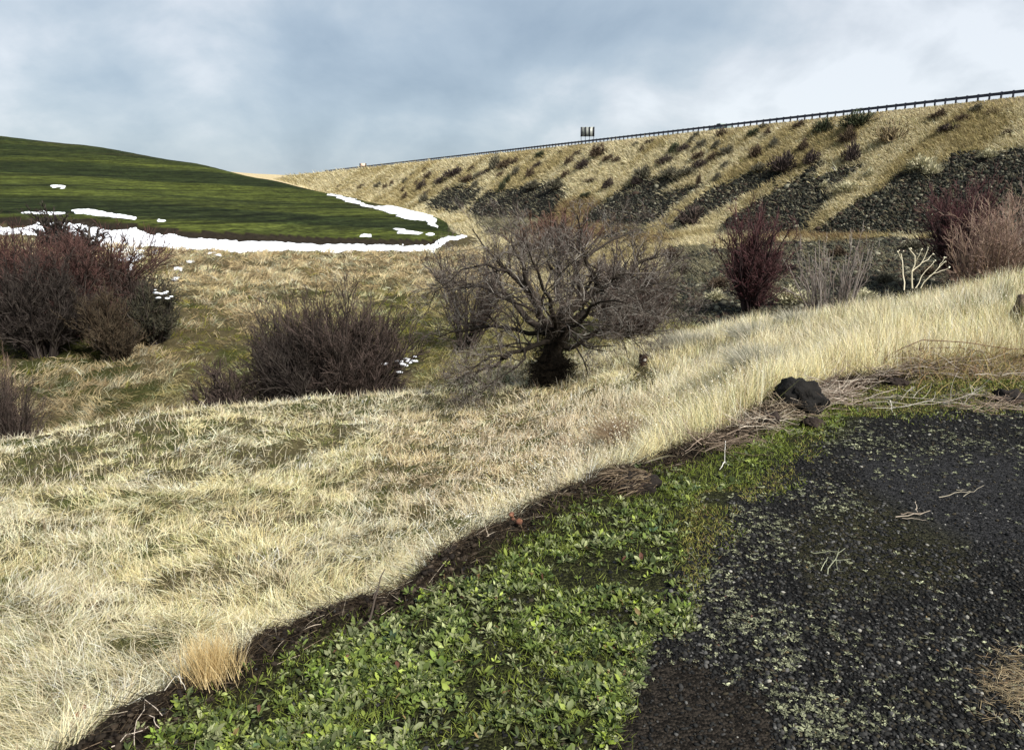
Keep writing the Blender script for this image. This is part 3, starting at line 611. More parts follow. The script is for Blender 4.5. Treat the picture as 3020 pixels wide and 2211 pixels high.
# ------------------------------------------------------------------ weeds, moss and stones on the pad (stuff)
LV = np.array([(0, 0, 0), (.3, .15, .10), (.3, 0, .06), (.3, -.15, .10), (.68, .17, .12), (.68, 0, .08), (.68, -.17, .12), (1, 0, -.02)], float)
LF = np.array([(0, 2, 1), (0, 3, 2), (1, 2, 5), (1, 5, 4), (2, 3, 6), (2, 6, 5), (4, 5, 7), (5, 6, 7)])
def padpts(n, y1=7.5, pw=1.):
    x, y = scatter(n, -1., 1., 1.5, y1, pw); z, E, p, pd, s = height(x, y, True); px, py = proj(np.stack([x, y, z], -1)); return x, y, z, pd, px, py
def weeds():
    N_ = 110000; x, y, z, pd, px, py = padpts(N_, 7.5, .85); nz = (fbm(x*3, y*3, 4, 131)-.5)*330
    g = sst(-25, 35, sdf(GREEN, px+nz, py+nz*.3)); patch = fbm(x*2.6, y*2.6, 4, 132)
    pale = maskof([[(1900, 1830), (2200, 1760), (2450, 1850), (2420, 2000), (2150, 2020), (1950, 1940)], [(1950, 1700), (2150, 1560), (2400, 1400), (2500, 1250), (2900, 1230), (3100, 1300), (2900, 1380), (2650, 1420), (2400, 1600), (2100, 1760)],
                   [(2300, 2050), (2600, 2080), (2750, 2211), (2400, 2300)]], px, py, 60, (nz, nz*.4))
    dirt = sst(-10, 25, sdf(DIRT, px+nz*.4, py))
    bare = sst(.56, .66, fbm(x*3.2, y*3.2, 3, 136)); pr = g*np.clip(.10+.8*sst(.34, .52, patch)*sst(.22, .55, vnoise(x*9, y*9, 135)), 0, 1)*(.40+.6*sst(1400, 1850, py))*(1-.9*bare)+(1-g)*(pale*.50*sst(.38, .62, patch)*sst(.15, .6, vnoise(x*9, y*9, 137))+.045+.16*sst(1480, 1330, py)*sst(.45, .6, patch))*(1-.8*maskof([[(2540, 1340), (3100, 1330), (3100, 1640), (2560, 1600)]], px, py, 30, (nz*.3, nz*.1)))
    pr = pr*(1-dirt*.97)*sst(.06, .24, pd+(vnoise(x*6, y*6, 133)-.5)*.14)
    pr *= 1-.6*maskof([[(1960, 1740), (2010, 1560), (2120, 1440), (2260, 1380), (2330, 1330), (2200, 1500), (2080, 1640), (2000, 1760)], [(2450, 1130), (3100, 1100), (3100, 1200), (2550, 1210)]], px, py, 25, (nz*.3, nz*.2))
    k = rnd(N_) < pr; x, y, z, g, px, py, pale = [q[k] for q in (x, y, z, g, px, py, pale)]; n = len(x); K = 7; idx = np.repeat(np.arange(n), K); M = len(idx)
    size = (.0085+.018*rnd(n)**3*g+.009*rnd(n)**2)*(1+.25*g)*(1+.04*y); big = (rnd(n) < .05*g) & (py > 1500); size = np.where(big, rnd(n, .024, .040), size); ln = size[idx]*rnd(M, .5, 1.25)
    yaw = rnd(n, 0, 6.3)[idx]+np.tile(np.arange(K)*2.4, n)+rng.normal(size=M)*.3; pit = -np.radians(rnd(M, 0, 20+38*g[idx]))
    rot = rotmat(yaw, pit, rng.normal(size=M)*.5); off = np.stack([np.cos(yaw), np.sin(yaw), 0*yaw], 1)*(ln*.12)[:, None]
    base = palette(n, [(.095, .128, .030), (.165, .20, .04), (.19, .205, .10), (.05, .07, .022), (.12, .14, .058), (.05, .085, .045)], [3, 1.5, 2.6, 2.6, 2.2, .15], .25)
    greyer = (1-g)*.9; base = lerp(base, base.mean(1, keepdims=True)*np.array((1.12, 1.14, .72))*1.45, greyer)
    base = np.where(big[:, None], base*np.array((1.15, 1.22, .85)), base)*np.exp(rng.normal(size=n)*.22)[:, None]; c = base[idx]*rnd(M, .7, 1.35)[:, None]; rd = rnd(M) < .008; c[rd] = palette(rd.sum(), [(.12, .065, .03), (.20, .14, .06), (.10, .045, .03)], [1, 1, 1])
    wd = rnd(M, .5, 1.4); TVs = LV[None]*np.stack([np.ones(M), wd, rnd(M, -.4, 1.6)], 1)[:, None]
    V = np.einsum('nij,nvj->nvi', rot, TVs*ln[:, None, None])+(np.stack([x, y, z+.004], 1)[idx]+off)[:, None]
    Fc = (np.arange(M)[:, None, None]*8+LF[None]).reshape(-1, 3)
    kind(mesh('broadleaf_weeds', V.reshape(-1, 3), Fc, m_green, col=np.repeat(c, 8, axis=0)), 'stuff', 'low broadleaf weeds spreading over the dark gravel', 'weeds')
    # short turf and olive moss-like grass between the weeds
    N_ = 480000; x, y, z, pd, px, py = padpts(N_, 7.5, .8); nz = (fbm(x*3, y*3, 4, 131)-.5)*330
    g = sst(-20, 30, sdf(GREEN, px+nz, py+nz*.3)); tuft = fbm(x*4.5, y*4.5, 3, 142); far = sst(1700, 1300, py)
    olive = maskof([[(1960, 1780), (2010, 1560), (2120, 1440), (2260, 1380), (2480, 1270), (2300, 1450), (2150, 1600), (2000, 1790)], [(2400, 1150), (2600, 1110), (3200, 1080), (3200, 1200), (2500, 1220)]], px, py, 30, (nz*.4, nz*.3))
    pr = g*np.clip(sst(.44, .60, tuft)*(.7+.5*far)+olive*.95+.12+.45*far, 0, 1)*(1-.8*sst(.56, .66, fbm(x*3.2, y*3.2, 3, 136))*(1-far))*(.42+.58*far)*sst(.04, .2, pd+(vnoise(x*6, y*6, 133)-.5)*.1)
    pr = np.maximum(pr, olive*.8*sst(.35, .5, fbm(x*5, y*5, 3, 143))*(pd > .12)); k = rnd(N_) < pr; x, y, z, olive, px = [q[k] for q in (x, y, z, olive, px)]; n = len(x)
    c = palette(n, [(.14, .18, .03), (.21, .24, .045), (.09, .11, .022)], [2, 1, 1]); co = palette(n, [(.20, .19, .045), (.27, .24, .07), (.15, .18, .035), (.18, .12, .055)], [2, 1, 1.5, .8]); c = np.where((rnd(n) < olive)[:, None], co, c)
    V, Fc, Cc = blades(np.stack([x, y, z], 1), rnd(n, .018, .045)*(1-.35*olive), np.maximum(.0022, .0008*y), rnd(n, 0, 6.3), np.radians(rnd(n, 5, 60)), np.radians(rnd(n, 0, 50)), 2, c)
    kind(mesh('short_turf', V, Fc, m_green, col=Cc), 'stuff', 'short bright green and olive turf along the gravel edge', 'turf')
weeds()
def stones():
    N_ = 150000; x, y, z, pd, px, py = padpts(N_, 7.5); g = sst(-30, 30, sdf(GREEN, px, py)); dirt = sst(-10, 25, sdf(DIRT, px, py)); smooth_ = maskof([[(2500, 1340), (3200, 1320), (3200, 1640), (2700, 1600), (2560, 1450)]], px, py, 40, (0, 0)); k = (pd > .05) & (rnd(N_) < (1-g*.9)*(1-dirt*.8)*(1-.72*smooth_)); x, y, z = x[k], y[k], z[k]; n = len(x)
    TV, TF = ico(1); TV = TV*(1+.35*(rng.random((len(TV), 1))-.5)); sc = np.minimum(np.exp(rng.normal(-5.4, .45, n)), .009)[:, None]*np.stack([rnd(n, .8, 1.5), rnd(n, .7, 1.2), rnd(n, .4, .8)], 1)*(.8+.12*y)[:, None]
    c = palette(n, [(.016, .016, .015), (.032, .031, .029), (.008, .008, .008), (.075, .073, .068), (.03, .025, .016), (.22, .21, .18)], [5, 3, 4, .9, 1.8, .14])
    V = np.einsum('nij,nvj->nvi', rotmat(rnd(n, 0, 6.3), rnd(n, -.5, .5), rnd(n, -.5, .5)), TV[None]*sc[:, None])+np.stack([x, y, z+.001], 1)[:, None]
    kind(mesh('gravel_stones', V.reshape(-1, 3), (np.arange(n)[:, None, None]*len(TV)+TF[None]).reshape(-1, 3), m_rock, col=np.repeat(c, len(TV), axis=0)), 'stuff', 'small dark gravel stones loose on the pad', 'gravel')
stones()
def edge_roots():       # torn roots, dead stems and crumbs of soil along the broken edge of the pad
    E = resample(np.array(EDGE), 2600); n = 16000; i = rng.integers(0, len(E)-1, n); x = E[i, 0]+rng.normal(size=n)*.09; y = E[i, 1]+rng.normal(size=n)*.09; z = height(x, y)
    dr = np.arctan2(E[np.minimum(i+1, len(E)-1), 1]-E[i, 1], E[np.minimum(i+1, len(E)-1), 0]-E[i, 0])
    right = sst(1.2, 2., x); c = palette(n, [(.03, .022, .014), (.06, .044, .028), (.015, .011, .008), (.16, .12, .08), (.38, .32, .24)], [4, 2.5, 5, .7, .3])
    V, Fc, Cc = blades(np.stack([x, y, z+.005], 1), rnd(n, .05, .16)*(1+.5*right), np.maximum(.0018, .0006*y)*rnd(n, .6, 1.5), dr+rng.normal(size=n)*.8+math.pi*(rnd(n) < .5), np.radians(rnd(n, 50, 92)), np.radians(rnd(n, -10, 60)), 3, c)
    kind(mesh('torn_roots', V, Fc, m_bark, col=Cc), 'stuff', 'torn dark roots and dead stems along the broken pad edge', 'roots')
    n = 5200; i = rng.integers(0, len(E)-1, n); x = E[i, 0]+rng.normal(size=n)*.06; y = E[i, 1]+rng.normal(size=n)*.06; z = height(x, y)
    TV, TF = ico(1); TV = TV*(1+.5*(rng.random((len(TV), 1))-.5)); sc = np.minimum(np.exp(rng.normal(-4.9, .5, n)), .016)[:, None]*np.stack([rnd(n, .8, 1.6), rnd(n, .6, 1.1), rnd(n, .4, .9)], 1)
    c = palette(n, [(.022, .017, .012), (.035, .026, .018), (.014, .011, .009), (.055, .042, .03)], [3, 2, 3, 1])
    V = np.einsum('nij,nvj->nvi', rotmat(rnd(n, 0, 6.3), rnd(n, -.5, .5), rnd(n, -.5, .5)), TV[None]*sc[:, None])+np.stack([x, y, z+.003], 1)[:, None]
    kind(mesh('soil_crumbs', V.reshape(-1, 3), (np.arange(n)[:, None, None]*len(TV)+TF[None]).reshape(-1, 3), m_rock, col=np.repeat(c, len(TV), axis=0)), 'stuff', 'dark crumbs of broken soil along the pad edge', 'soil')
edge_roots()
# ------------------------------------------------------------------ the bare tree
def bare_tree():
    B = ground(1640, 1135, 17.0); T = empty('bare_tree', B)
    tag(T, 'large bare spreading tree with a dark trunk standing alone on the straw slope', 'tree')
    w = lambda px, py, dy=0.: at(px, py, 17.0+dy)
    tr = resample([B+(0, 0, -.15), w(1625, 1085), w(1628, 1040), w(1640, 1000), w(1655, 965)], 9); trR = np.interp(np.arange(9), [0, 2, 8], [.34, .27, .21])[None]
    bumps = 1+.12*np.sin(np.arange(9)*2.1); V, Fc, _ = tubes(tr[None], trR*bumps, 12); V = V+(rng.random(V.shape)-.5)*.035
    mesh('trunk', V, Fc, m_bark, T, col=palette(len(V), [(.018, .014, .011), (.03, .024, .018)], [1, 1]), loc=B, smooth=True)
    main = [  # (waypoints, r0, r1)
      ([tr[-1], w(1680, 920, .1), w(1725, 880, .2), w(1768, 842, .3), w(1815, 815, .4), w(1860, 790, .8), w(1930, 765, 1.0)], .15, .035),
      ([w(1768, 842, .3), w(1745, 800, .1), w(1728, 760, 0), w(1718, 690, .2), w(1700, 640, .2)], .08, .014),
      ([w(1768, 842, .3), w(1830, 850, -.3), w(1880, 880, -.5), w(1920, 930, -.7)], .06, .012),
      ([tr[-2], w(1600, 940, -.2), w(1572, 890, -.3), w(1560, 840, -.5), w(1530, 770, -.6), w(1500, 700, -.6)], .13, .02),
      ([tr[-2], w(1575, 960, .3), w(1530, 900, .5), w(1480, 870, .8), w(1400, 845, 1.1), w(1320, 860, 1.3)], .12, .02),
      ([tr[-3], w(1590, 1010, -.4), w(1560, 1020, -.6), w(1510, 1040, -.9), w(1460, 1075, -1.2), w(1400, 1110, -1.5), w(1345, 1150, -1.6)], .085, .012),
      ([tr[-3], w(1690, 1030, -.2), w(1740, 985, -.4), w(1790, 965, -.6), w(1860, 975, -.9), w(1930, 985, -1.)], .085, .014),
      ([tr[-1], w(1650, 900, .5), w(1640, 820, .8), w(1650, 740, 1.0), w(1630, 660, 1.1)], .11, .018),
      ([tr[-2], w(1560, 980, .2), w(1500, 960, .2), w(1420, 960, .1), w(1340, 970, 0), w(1290, 1000, 0)], .08, .012),
      ([tr[-1], w(1700, 940, .8), w(1770, 900, 1.4), w(1860, 860, 2.), w(1960, 850, 2.3), w(2040, 860, 2.4)], .10, .014),
      ([tr[-2], w(1630, 920, -.8), w(1600, 850, -1.4), w(1580, 780, -1.8), w(1540, 720, -2.)], .09, .014),
      ([tr[-2], w(1690, 960, -.9), w(1740, 910, -1.5), w(1800, 880, -2.), w(1850, 900, -2.3)], .08, .012),
      ([tr[-2], w(1590, 930, 1.), w(1540, 850, 1.6), w(1480, 780, 2.), w(1420, 720, 2.2), w(1390, 680, 2.3)], .09, .014),
      ([tr[-1], w(1670, 880, .3), w(1690, 800, .5), w(1760, 730, .8), w(1840, 690, 1.), w(1890, 680, 1.1)], .08, .012),
      ([w(1560, 840, -.5), w(1500, 800, -.7), w(1430, 780, -.9), w(1350, 800, -1.1), w(1300, 850, -1.2)], .06, .010),
      ([w(1510, 1040, -.9), w(1470, 1045, -1.3), w(1420, 1065, -1.7), w(1370, 1100, -2.), w(1330, 1125, -2.1)], .045, .008),
      ([w(1560, 1020, -.6), w(1545, 1060, -1.1), w(1500, 1100, -1.5), w(1440, 1130, -1.8), w(1380, 1160, -2.)], .04, .008),
      ([w(1400, 845, 1.1), w(1350, 830, 1.2), w(1300, 860, 1.2), w(1270, 900, 1.1)], .03, .008),
      ([w(1815, 815, .4), w(1870, 830, .2), w(1940, 850, 0), w(2000, 900, -.2), w(2020, 930, -.2)], .05, .010)]
    P0 = np.array([resample(m[0], 9) for m in main]); P0[:, 1:] += rng.normal(size=P0[:, 1:].shape)*.035
    R0 = np.array([np.linspace(m[1]*.8, m[2]*.8, 9) for m in main])
    V, Fc, _ = tubes(P0, R0, 8)
    cl = lambda n, a=((.045, .037, .03), (.09, .078, .065), (.03, .024, .02)): palette(n, a, [1]*len(a))
    mesh('limbs', V, Fc, m_bark, T, col=np.repeat(cl(len(P0), ((.022, .018, .014), (.04, .033, .027))), 72, axis=0), loc=B)
    P1, R1 = grow(P0, R0, 13, (.18, 1), (.25, .58), (25, 75), .2, .16, .45, 6, .008)
    P2, R2 = grow(P1, R1, 7, (.15, 1), (.35, .75), (25, 65), .12, .22, .6, 5, .005)
    P3, R3 = grow(P2, R2, 6, (.15, 1), (.5, 1.05), (18, 55), .12, .16, .6, 4, .0030)
    P4, R4 = grow(P3, R3, 2, (.2, 1), (.4, .9), (20, 60), .1, .2, .7, 3, .0028)
    a = tubes(P1, R1, 4, cl(len(P1))); b = tubes(P2, R2, 3, cl(len(P2), ((.055, .044, .037), (.15, .135, .115), (.03, .024, .02), (.26, .24, .21))))
    V, Fc, Cc = merge([a, b]); mesh('branches', V, Fc, m_bark, T, col=Cc, loc=B)
    tw = ((.075, .056, .046), (.11, .088, .075), (.04, .03, .025), (.22, .20, .175))
    V, Fc, Cc = merge([tubes(P3, R3, 3, cl(len(P3), tw)), tubes(P4, R4, 3, cl(len(P4), tw))]); mesh('twigs', V, Fc, m_bark, T, col=Cc, loc=B)
    # dense dead shoots round the foot and up the trunk
    n = 2400; k = rng.integers(0, 9, n); p0 = tr[np.minimum(k, 8)]+rng.normal(size=(n, 3))*.17; d = unit(np.stack([rng.normal(size=n), rng.normal(size=n), rnd(n, -.3, .5)], 1)); ln = rnd(n, .12, .42)
    foot = rnd(n) < .55; p0[foot] = B+np.stack([rng.normal(size=foot.sum())*.14-.12, rng.normal(size=foot.sum())*.14, rnd(foot.sum(), .05, .5)], 1)
    Ps = p0[:, None]+d[:, None]*(np.linspace(0, 1, 4)[None, :, None]*ln[:, None, None])+rng.normal(size=(n, 4, 3))*.02; Rs = np.tile(np.linspace(.007, .004, 4), (n, 1))
    Q2, S2 = grow(Ps, Rs, 5, (.2, 1), (.4, .8), (30, 75), 0., .3, .8, 4, .0035)
    V, Fc, Cc = merge([tubes(Ps, Rs, 3, cl(n, ((.014, .012, .009), (.03, .024, .018)))), tubes(Q2, S2, 3, cl(len(Q2), ((.016, .013, .010), (.035, .028, .02))))])
    mesh('foot_shoots', V, Fc, m_bark, T, col=Cc, loc=B)
bare_tree()
# ------------------------------------------------------------------ bare shrubs
def shrub_parts(wd, ht, stems, kids, cols, spread=1., tw=.004, rigid=.12, top=None, base_r=.12):
    nc = max(2, int(stems/14)); n = stems*(2 if stems > 40 else 1); ca = rnd(nc, 0, 6.283); cr = np.sqrt(rnd(nc))*.62; chh = rnd(nc, .45, 1.05)*(1-.2*cr); ci = rng.integers(0, nc, n)
    ox = np.cos(ca)*cr; oy = np.sin(ca)*cr; ang = rnd(n, 0, 6.283); sp = np.sqrt(rnd(n))*spread*.5
    tx = (ox[ci]*spread+np.cos(ang)*sp)*wd*.5; ty = (oy[ci]*spread+np.sin(ang)*sp)*wd*.5; tz = ht*chh[ci]*(1-.25*sp)
    d = unit(np.stack([tx*.8, ty*.8, tz*.9], 1)); base = np.stack([ox[ci]*wd*base_r*1.2+rng.normal(size=n)*wd*.02, oy[ci]*wd*base_r*1.2+rng.normal(size=n)*wd*.02, np.full(n, -.1)], 1)
    k = 6; P = np.zeros((n, k, 3)); P[:, 0] = base; L = np.sqrt(tx**2+ty**2+tz**2)*rnd(n, .55, .9)
    for i in range(1, k):
        d = unit(d+rng.normal(size=(n, 3))*rigid*1.35); P[:, i] = P[:, i-1]+d*(L/(k-1))[:, None]
    Rr = np.linspace(tw*3., tw*1.2, k)[None]*rnd(n, .7, 1.4)[:, None]
    P1, R1 = grow(P, Rr, kids[0], (.15, 1), (.28, .52), (15, 50), .2, .15, .6, 5, tw)
    out = [tubes(P, Rr, 4, palette(n, cols[0], [1]*len(cols[0]))), tubes(P1, R1, 3, palette(len(P1), cols[0], [1]*len(cols[0])))]
    P2, R2 = grow(P1, R1, kids[1], (.1, 1), (.35, .7), (15, 50), .15, .15, .7, 4, tw*.8)
    tw_ = [tubes(P2, R2, 3, palette(len(P2), cols[1], [1]*len(cols[1])))]
    if len(kids) > 2:
        P3, R3 = grow(P2, R2, kids[2], (.15, 1), (.4, .9), (15, 50), .1, .15, .8, 3, tw*.7); tw_.append(tubes(P3, R3, 3, palette(len(P3), cols[1], [1]*len(cols[1]))))
    return merge(out), merge(tw_)
def shrub(name, px, pybase, Y, wpx, hpx, label, cat='shrub', stems=40, kids=(6, 6), cols=None, group=None, bright=1., **kw):
    B = ground(px, pybase, Y); B2 = at(px, pybase, Y); B[0] = B2[0]
    top = at(px, pybase-hpx, Y)[2]; ht = top-B[2]; wd = wpx*Y/F
    (v1, f1, c1), (v2, f2, c2) = shrub_parts(wd, ht, stems, kids, cols, tw=max(.0032, .00030*Y), **kw)
    al = np.concatenate([v1, v2]); hz = np.percentile(al[:, 2], 98.5); lo_, hi_ = np.percentile(al[:, 0], [1.5, 98.5]); k_ = np.array([wd/(hi_-lo_), wd/(hi_-lo_), ht/hz])
    v1 = v1*k_; v2 = v2*k_; c1 = c1*bright; c2 = c2*bright
    T = empty(name, B); tag(T, label, cat, group)
    mesh('stems', v1, f1, m_bark, T, col=c1); mesh('twigs', v2, f2, m_bark, T, col=c2); return T
DK = [(.035, .028, .024), (.06, .05, .042), (.025, .02, .018)]
BRN = ([(.035, .028, .024), (.06, .048, .04)], [(.065, .047, .039), (.095, .07, .06), (.04, .03, .025)])
RED = ([(.035, .022, .019), (.06, .038, .032)], [(.085, .044, .038), (.11, .06, .05), (.045, .026, .022)])
PUR = ([(.03, .02, .02), (.05, .035, .034)], [(.085, .036, .038), (.06, .03, .03), (.10, .055, .052)])
GRY = ([(.15, .125, .11), (.20, .175, .155)], [(.20, .17, .15), (.25, .22, .195), (.13, .09, .08)])
TAN = ([(.24, .17, .12), (.16, .11, .08)], [(.30, .22, .17), (.20, .13, .10), (.14, .09, .075)])
shrub('leafless_shrub', 850, 1200, 44, 250, 275, 'brown leafless shrub left of the pair in the gully behind the straw crest', stems=90, kids=(9, 8), cols=BRN, group='bare shrubs in the gully')
shrub('leafless_shrub', 1020, 1190, 43, 290, 290, 'largest dark leafless shrub in the gully, left of the bare tree', stems=120, kids=(9, 8), cols=BRN, group='bare shrubs in the gully')
shrub('leafless_shrub', 690, 1190, 40, 190, 85, 'low grey-brown shrub at the left foot of the gully shrubs', stems=60, kids=(8, 7), cols=BRN, group='bare shrubs in the gully')
shrub('leafless_shrub', 1130, 1170, 46, 130, 140, 'small brown shrub between the gully shrubs and the tree', stems=40, kids=(7, 6), cols=BRN, group='bare shrubs in the gully')
shrub('leafless_shrub', 40, 960, 62, 260, 270, 'dark thicket shrub cut by the left edge of the photo', stems=110, kids=(9, 7), cols=RED, group='thicket under the snow drift')
shrub('leafless_shrub', 235, 975, 62, 380, 255, 'biggest reddish brown thicket shrub just below the snow drift', stems=130, kids=(9, 8), cols=RED, group='thicket under the snow drift')
shrub('leafless_shrub', 375, 960, 63, 260, 185, 'brown thicket shrub between the red one and the dark bush', stems=70, kids=(8, 7), cols=BRN, group='thicket under the snow drift')
shrub('leafless_shrub', 460, 965, 60, 110, 115, 'dark bushy shrub at the right end of the thicket', stems=60, kids=(9, 8), cols=(DK, [(.05, .05, .035), (.035, .035, .025), (.09, .08, .05)]), group='thicket under the snow drift')
shrub('leafless_shrub', 160, 720, 108, 110, 110, 'small bare tree-like shrub standing up against the snow', stems=14, kids=(8, 8), cols=(DK, DK), group='thicket under the snow drift')
shrub('leafless_shrub', 262, 752, 104, 130, 82, 'spiky dark shrub in front of the left part of the snow', stems=26, kids=(8, 7), cols=(DK, DK), group='thicket under the snow drift')
shrub('leafless_shrub', 120, 1000, 56, 230, 215, 'darkest thicket shrub in front of the red ones at the far left', stems=90, kids=(9, 8), cols=(DK, DK), group='thicket under the snow drift')
shrub('leafless_shrub', 340, 1000, 56, 150, 120, 'tan-brown weedy shrub just left of the dark bushy one', stems=60, kids=(8, 7), cols=([(.05, .036, .024), (.03, .024, .018)], [(.065, .047, .03), (.04, .03, .02), (.09, .07, .045)]), group='thicket under the snow drift')
shrub('leafless_shrub', 930, 1190, 41, 260, 210, 'blackish shrub low between the two big gully shrubs', stems=80, kids=(9, 8), cols=(DK, DK), group='bare shrubs in the gully')
shrub('leafless_shrub', 30, 1290, 24, 170, 170, 'dark brown shrub low at the left edge below the thicket', stems=50, kids=(8, 7), cols=BRN)
shrub('leafless_shrub', 15, 1120, 36, 60, 70, 'small pale brown shrub at the left edge above the straw crest', stems=16, kids=(7, 6), cols=TAN)
shrub('red_stemmed_shrub', 2205, 900, 68, 150, 255, 'tall red-purple shrub in front of the rock bank right of the tree', stems=56, kids=(8, 8), cols=PUR, spread=.8)
shrub('grey_shrub', 2452, 905, 18.5, 205, 200, 'pale grey vase-shaped bare shrub on the crest beside the red-purple shrub', stems=36, kids=(4, 3), cols=GRY, rigid=.07)
shrub('brown_shrub', 2905, 870, 13.2, 270, 260, 'large brown arching shrub on the crest at the right', stems=70, kids=(6, 5, 2), cols=TAN, rigid=.16)
shrub('brown_shrub', 3010, 880, 14.2, 190, 300, 'pale arching shrub cut by the right edge of the photo', stems=34, kids=(6, 4, 2), cols=([(.34, .27, .22), (.26, .2, .16)], [(.36, .29, .25), (.26, .18, .16)]), rigid=.2)
shrub('red_stemmed_shrub', 2845, 770, 66, 160, 200, 'purple shrub rising behind the large brown shrub at the right', stems=90, kids=(8, 7), cols=PUR)
shrub('willow_shrub', 1560, 780, 120, 170, 150, 'upright rust-brown willow shrub behind the left half of the tree crown', stems=30, kids=(6, 5), cols=([(.10, .06, .04), (.07, .045, .034)], [(.13, .08, .055), (.09, .06, .045)]), spread=.6)
shrub('willow_shrub', 1690, 790, 112, 180, 170, 'reddish willow shrub directly behind the tree crown', stems=36, kids=(6, 5), cols=([(.10, .055, .045), (.07, .045, .034)], [(.12, .07, .055), (.09, .06, .045)]), spread=.7)
shrub('willow_shrub', 1880, 900, 60, 260, 150, 'greyish tangle of bare shrub behind the right half of the tree', stems=70, kids=(7, 7), cols=BRN)
shrub('willow_shrub', 2040, 700, 125, 70, 90, 'slim dark brown shrub at the foot of the bank left of the red-purple shrub', stems=26, kids=(6, 5), cols=BRN, spread=.6)
shrub('willow_shrub', 1360, 900, 58, 230, 170, 'loose brown shrub behind the left edge of the tree crown', stems=40, kids=(6, 6), cols=BRN)
def stalks():
    Y = 12.4; B = ground(2690, 850, Y); T = empty('dry_stalk_plant', B); tag(T, 'pale forked dry stalks standing above the straw crest at the right', 'dead plant')
    w = lambda px, py, dy=0.: at(px, py, Y+dy)
    ls = [([w(2666, 855), w(2664, 800), w(2660, 750)], .011), ([w(2690, 850), w(2688, 800), w(2700, 770), w(2685, 733)], .013), ([w(2690, 800), w(2720, 775), w(2735, 738)], .010), ([w(2715, 850), w(2740, 815), (w(2785, 775))], .010),
          ([w(2720, 775), w(2755, 750)], .006), ([w(2740, 815), w(2800, 790)], .006), ([w(2662, 770), w(2648, 745)], .006), ([w(2700, 770), w(2715, 740)], .006), ([w(2765, 793), w(2790, 760)], .005), ([w(2700, 850), w(2730, 800), w(2760, 770)], .008)]
    P = np.array([resample(l[0], 6) for l in ls]); P[:, 1:] += rng.normal(size=P[:, 1:].shape)*.008; Rr = np.array([np.linspace(l[1], l[1]*.5, 6) for l in ls])
    V, Fc, Cc = tubes(P, Rr, 6, palette(len(P), [(.55, .5, .36), (.62, .56, .42)], [1, 1])); mesh('stalks', V, Fc, m_bark, T, col=Cc, loc=B)
    tips = P[:, -1]; TV, TF = ico(1); tips = np.concatenate([tips, tips+rng.normal(size=tips.shape)*.02]); n = len(tips)
    V, Fc, Cc = inst(TV, TF, tips, rotmat(rnd(n), rnd(n), rnd(n)), rnd(n, .008, .018), palette(n, [(.6, .56, .42)], [1])); mesh('seed_tips', V, Fc, m_bark, T, col=Cc, loc=B)
stalks()
# grey rabbitbrush mounds on the crest
def tuftmesh(rad, ht, n, cols, wts, wd, segs=2, core=0):
    ang = rnd(n, 0, 6.283); r = np.sqrt(rnd(n))*rad*.45; P = np.stack([np.cos(ang)*r, np.sin(ang)*r, np.full(n, -.02*ht)], 1)
    lean = np.radians(8)+r/(rad*.45)*np.radians(52); L = ht*rnd(n, .6, 1.1)/np.maximum(np.cos(lean*.8), .5)*.9
    return blades(P, L, wd, ang+rng.normal(size=n)*.4, lean+rng.normal(size=n)*.15, np.radians(rnd(n, -15, 35)), segs, palette(n, cols, wts))
for px, py, Y, wp, hp, lb in ((2040, 1010, 17.5, 170, 62, 'widest grey rabbitbrush mound on the crest right of the fence post'), (2245, 960, 15.2, 170, 60, 'grey-green rabbitbrush mound on the crest below the red-purple shrub'),
                           (2255, 1045, 11.5, 180, 75, 'dull green rabbitbrush mound on the slope under the crest mounds'), (2165, 1095, 10.5, 80, 45, 'small silvery tuft left of the dull green mound'),
                           (2370, 925, 16., 120, 50, 'pale rabbitbrush mound at the foot of the grey shrub'), (1960, 1210, 8.6, 150, 60, 'brown dead weed mound in the straw below the post'), (1860, 1150, 10.5, 190, 60, 'dark brown weed patch in the straw right of the tree foot')):
    B = ground(px, py, Y); wd = wp*Y/F; ht = hp*Y/F
    dead = 'brown' in lb; cc = ([(.26, .19, .12), (.18, .12, .08), (.36, .28, .18)], [1, 1, 1]) if dead else ([(.46, .43, .34), (.34, .33, .25), (.20, .20, .14), (.56, .53, .44)], [3, 2, 1.5, 1])
    ht = ht*1.1+.06; V, Fc, Cc = tuftmesh(wd*.62, ht, 2200, cc[0], cc[1], .00055*Y+.001, 3)
    o = mesh('weed_mound' if dead else 'rabbitbrush', V, Fc, m_straw, col=Cc); o.location = B; tag(o, lb, 'weeds' if dead else 'shrub', None if dead else 'rabbitbrush on the crest')
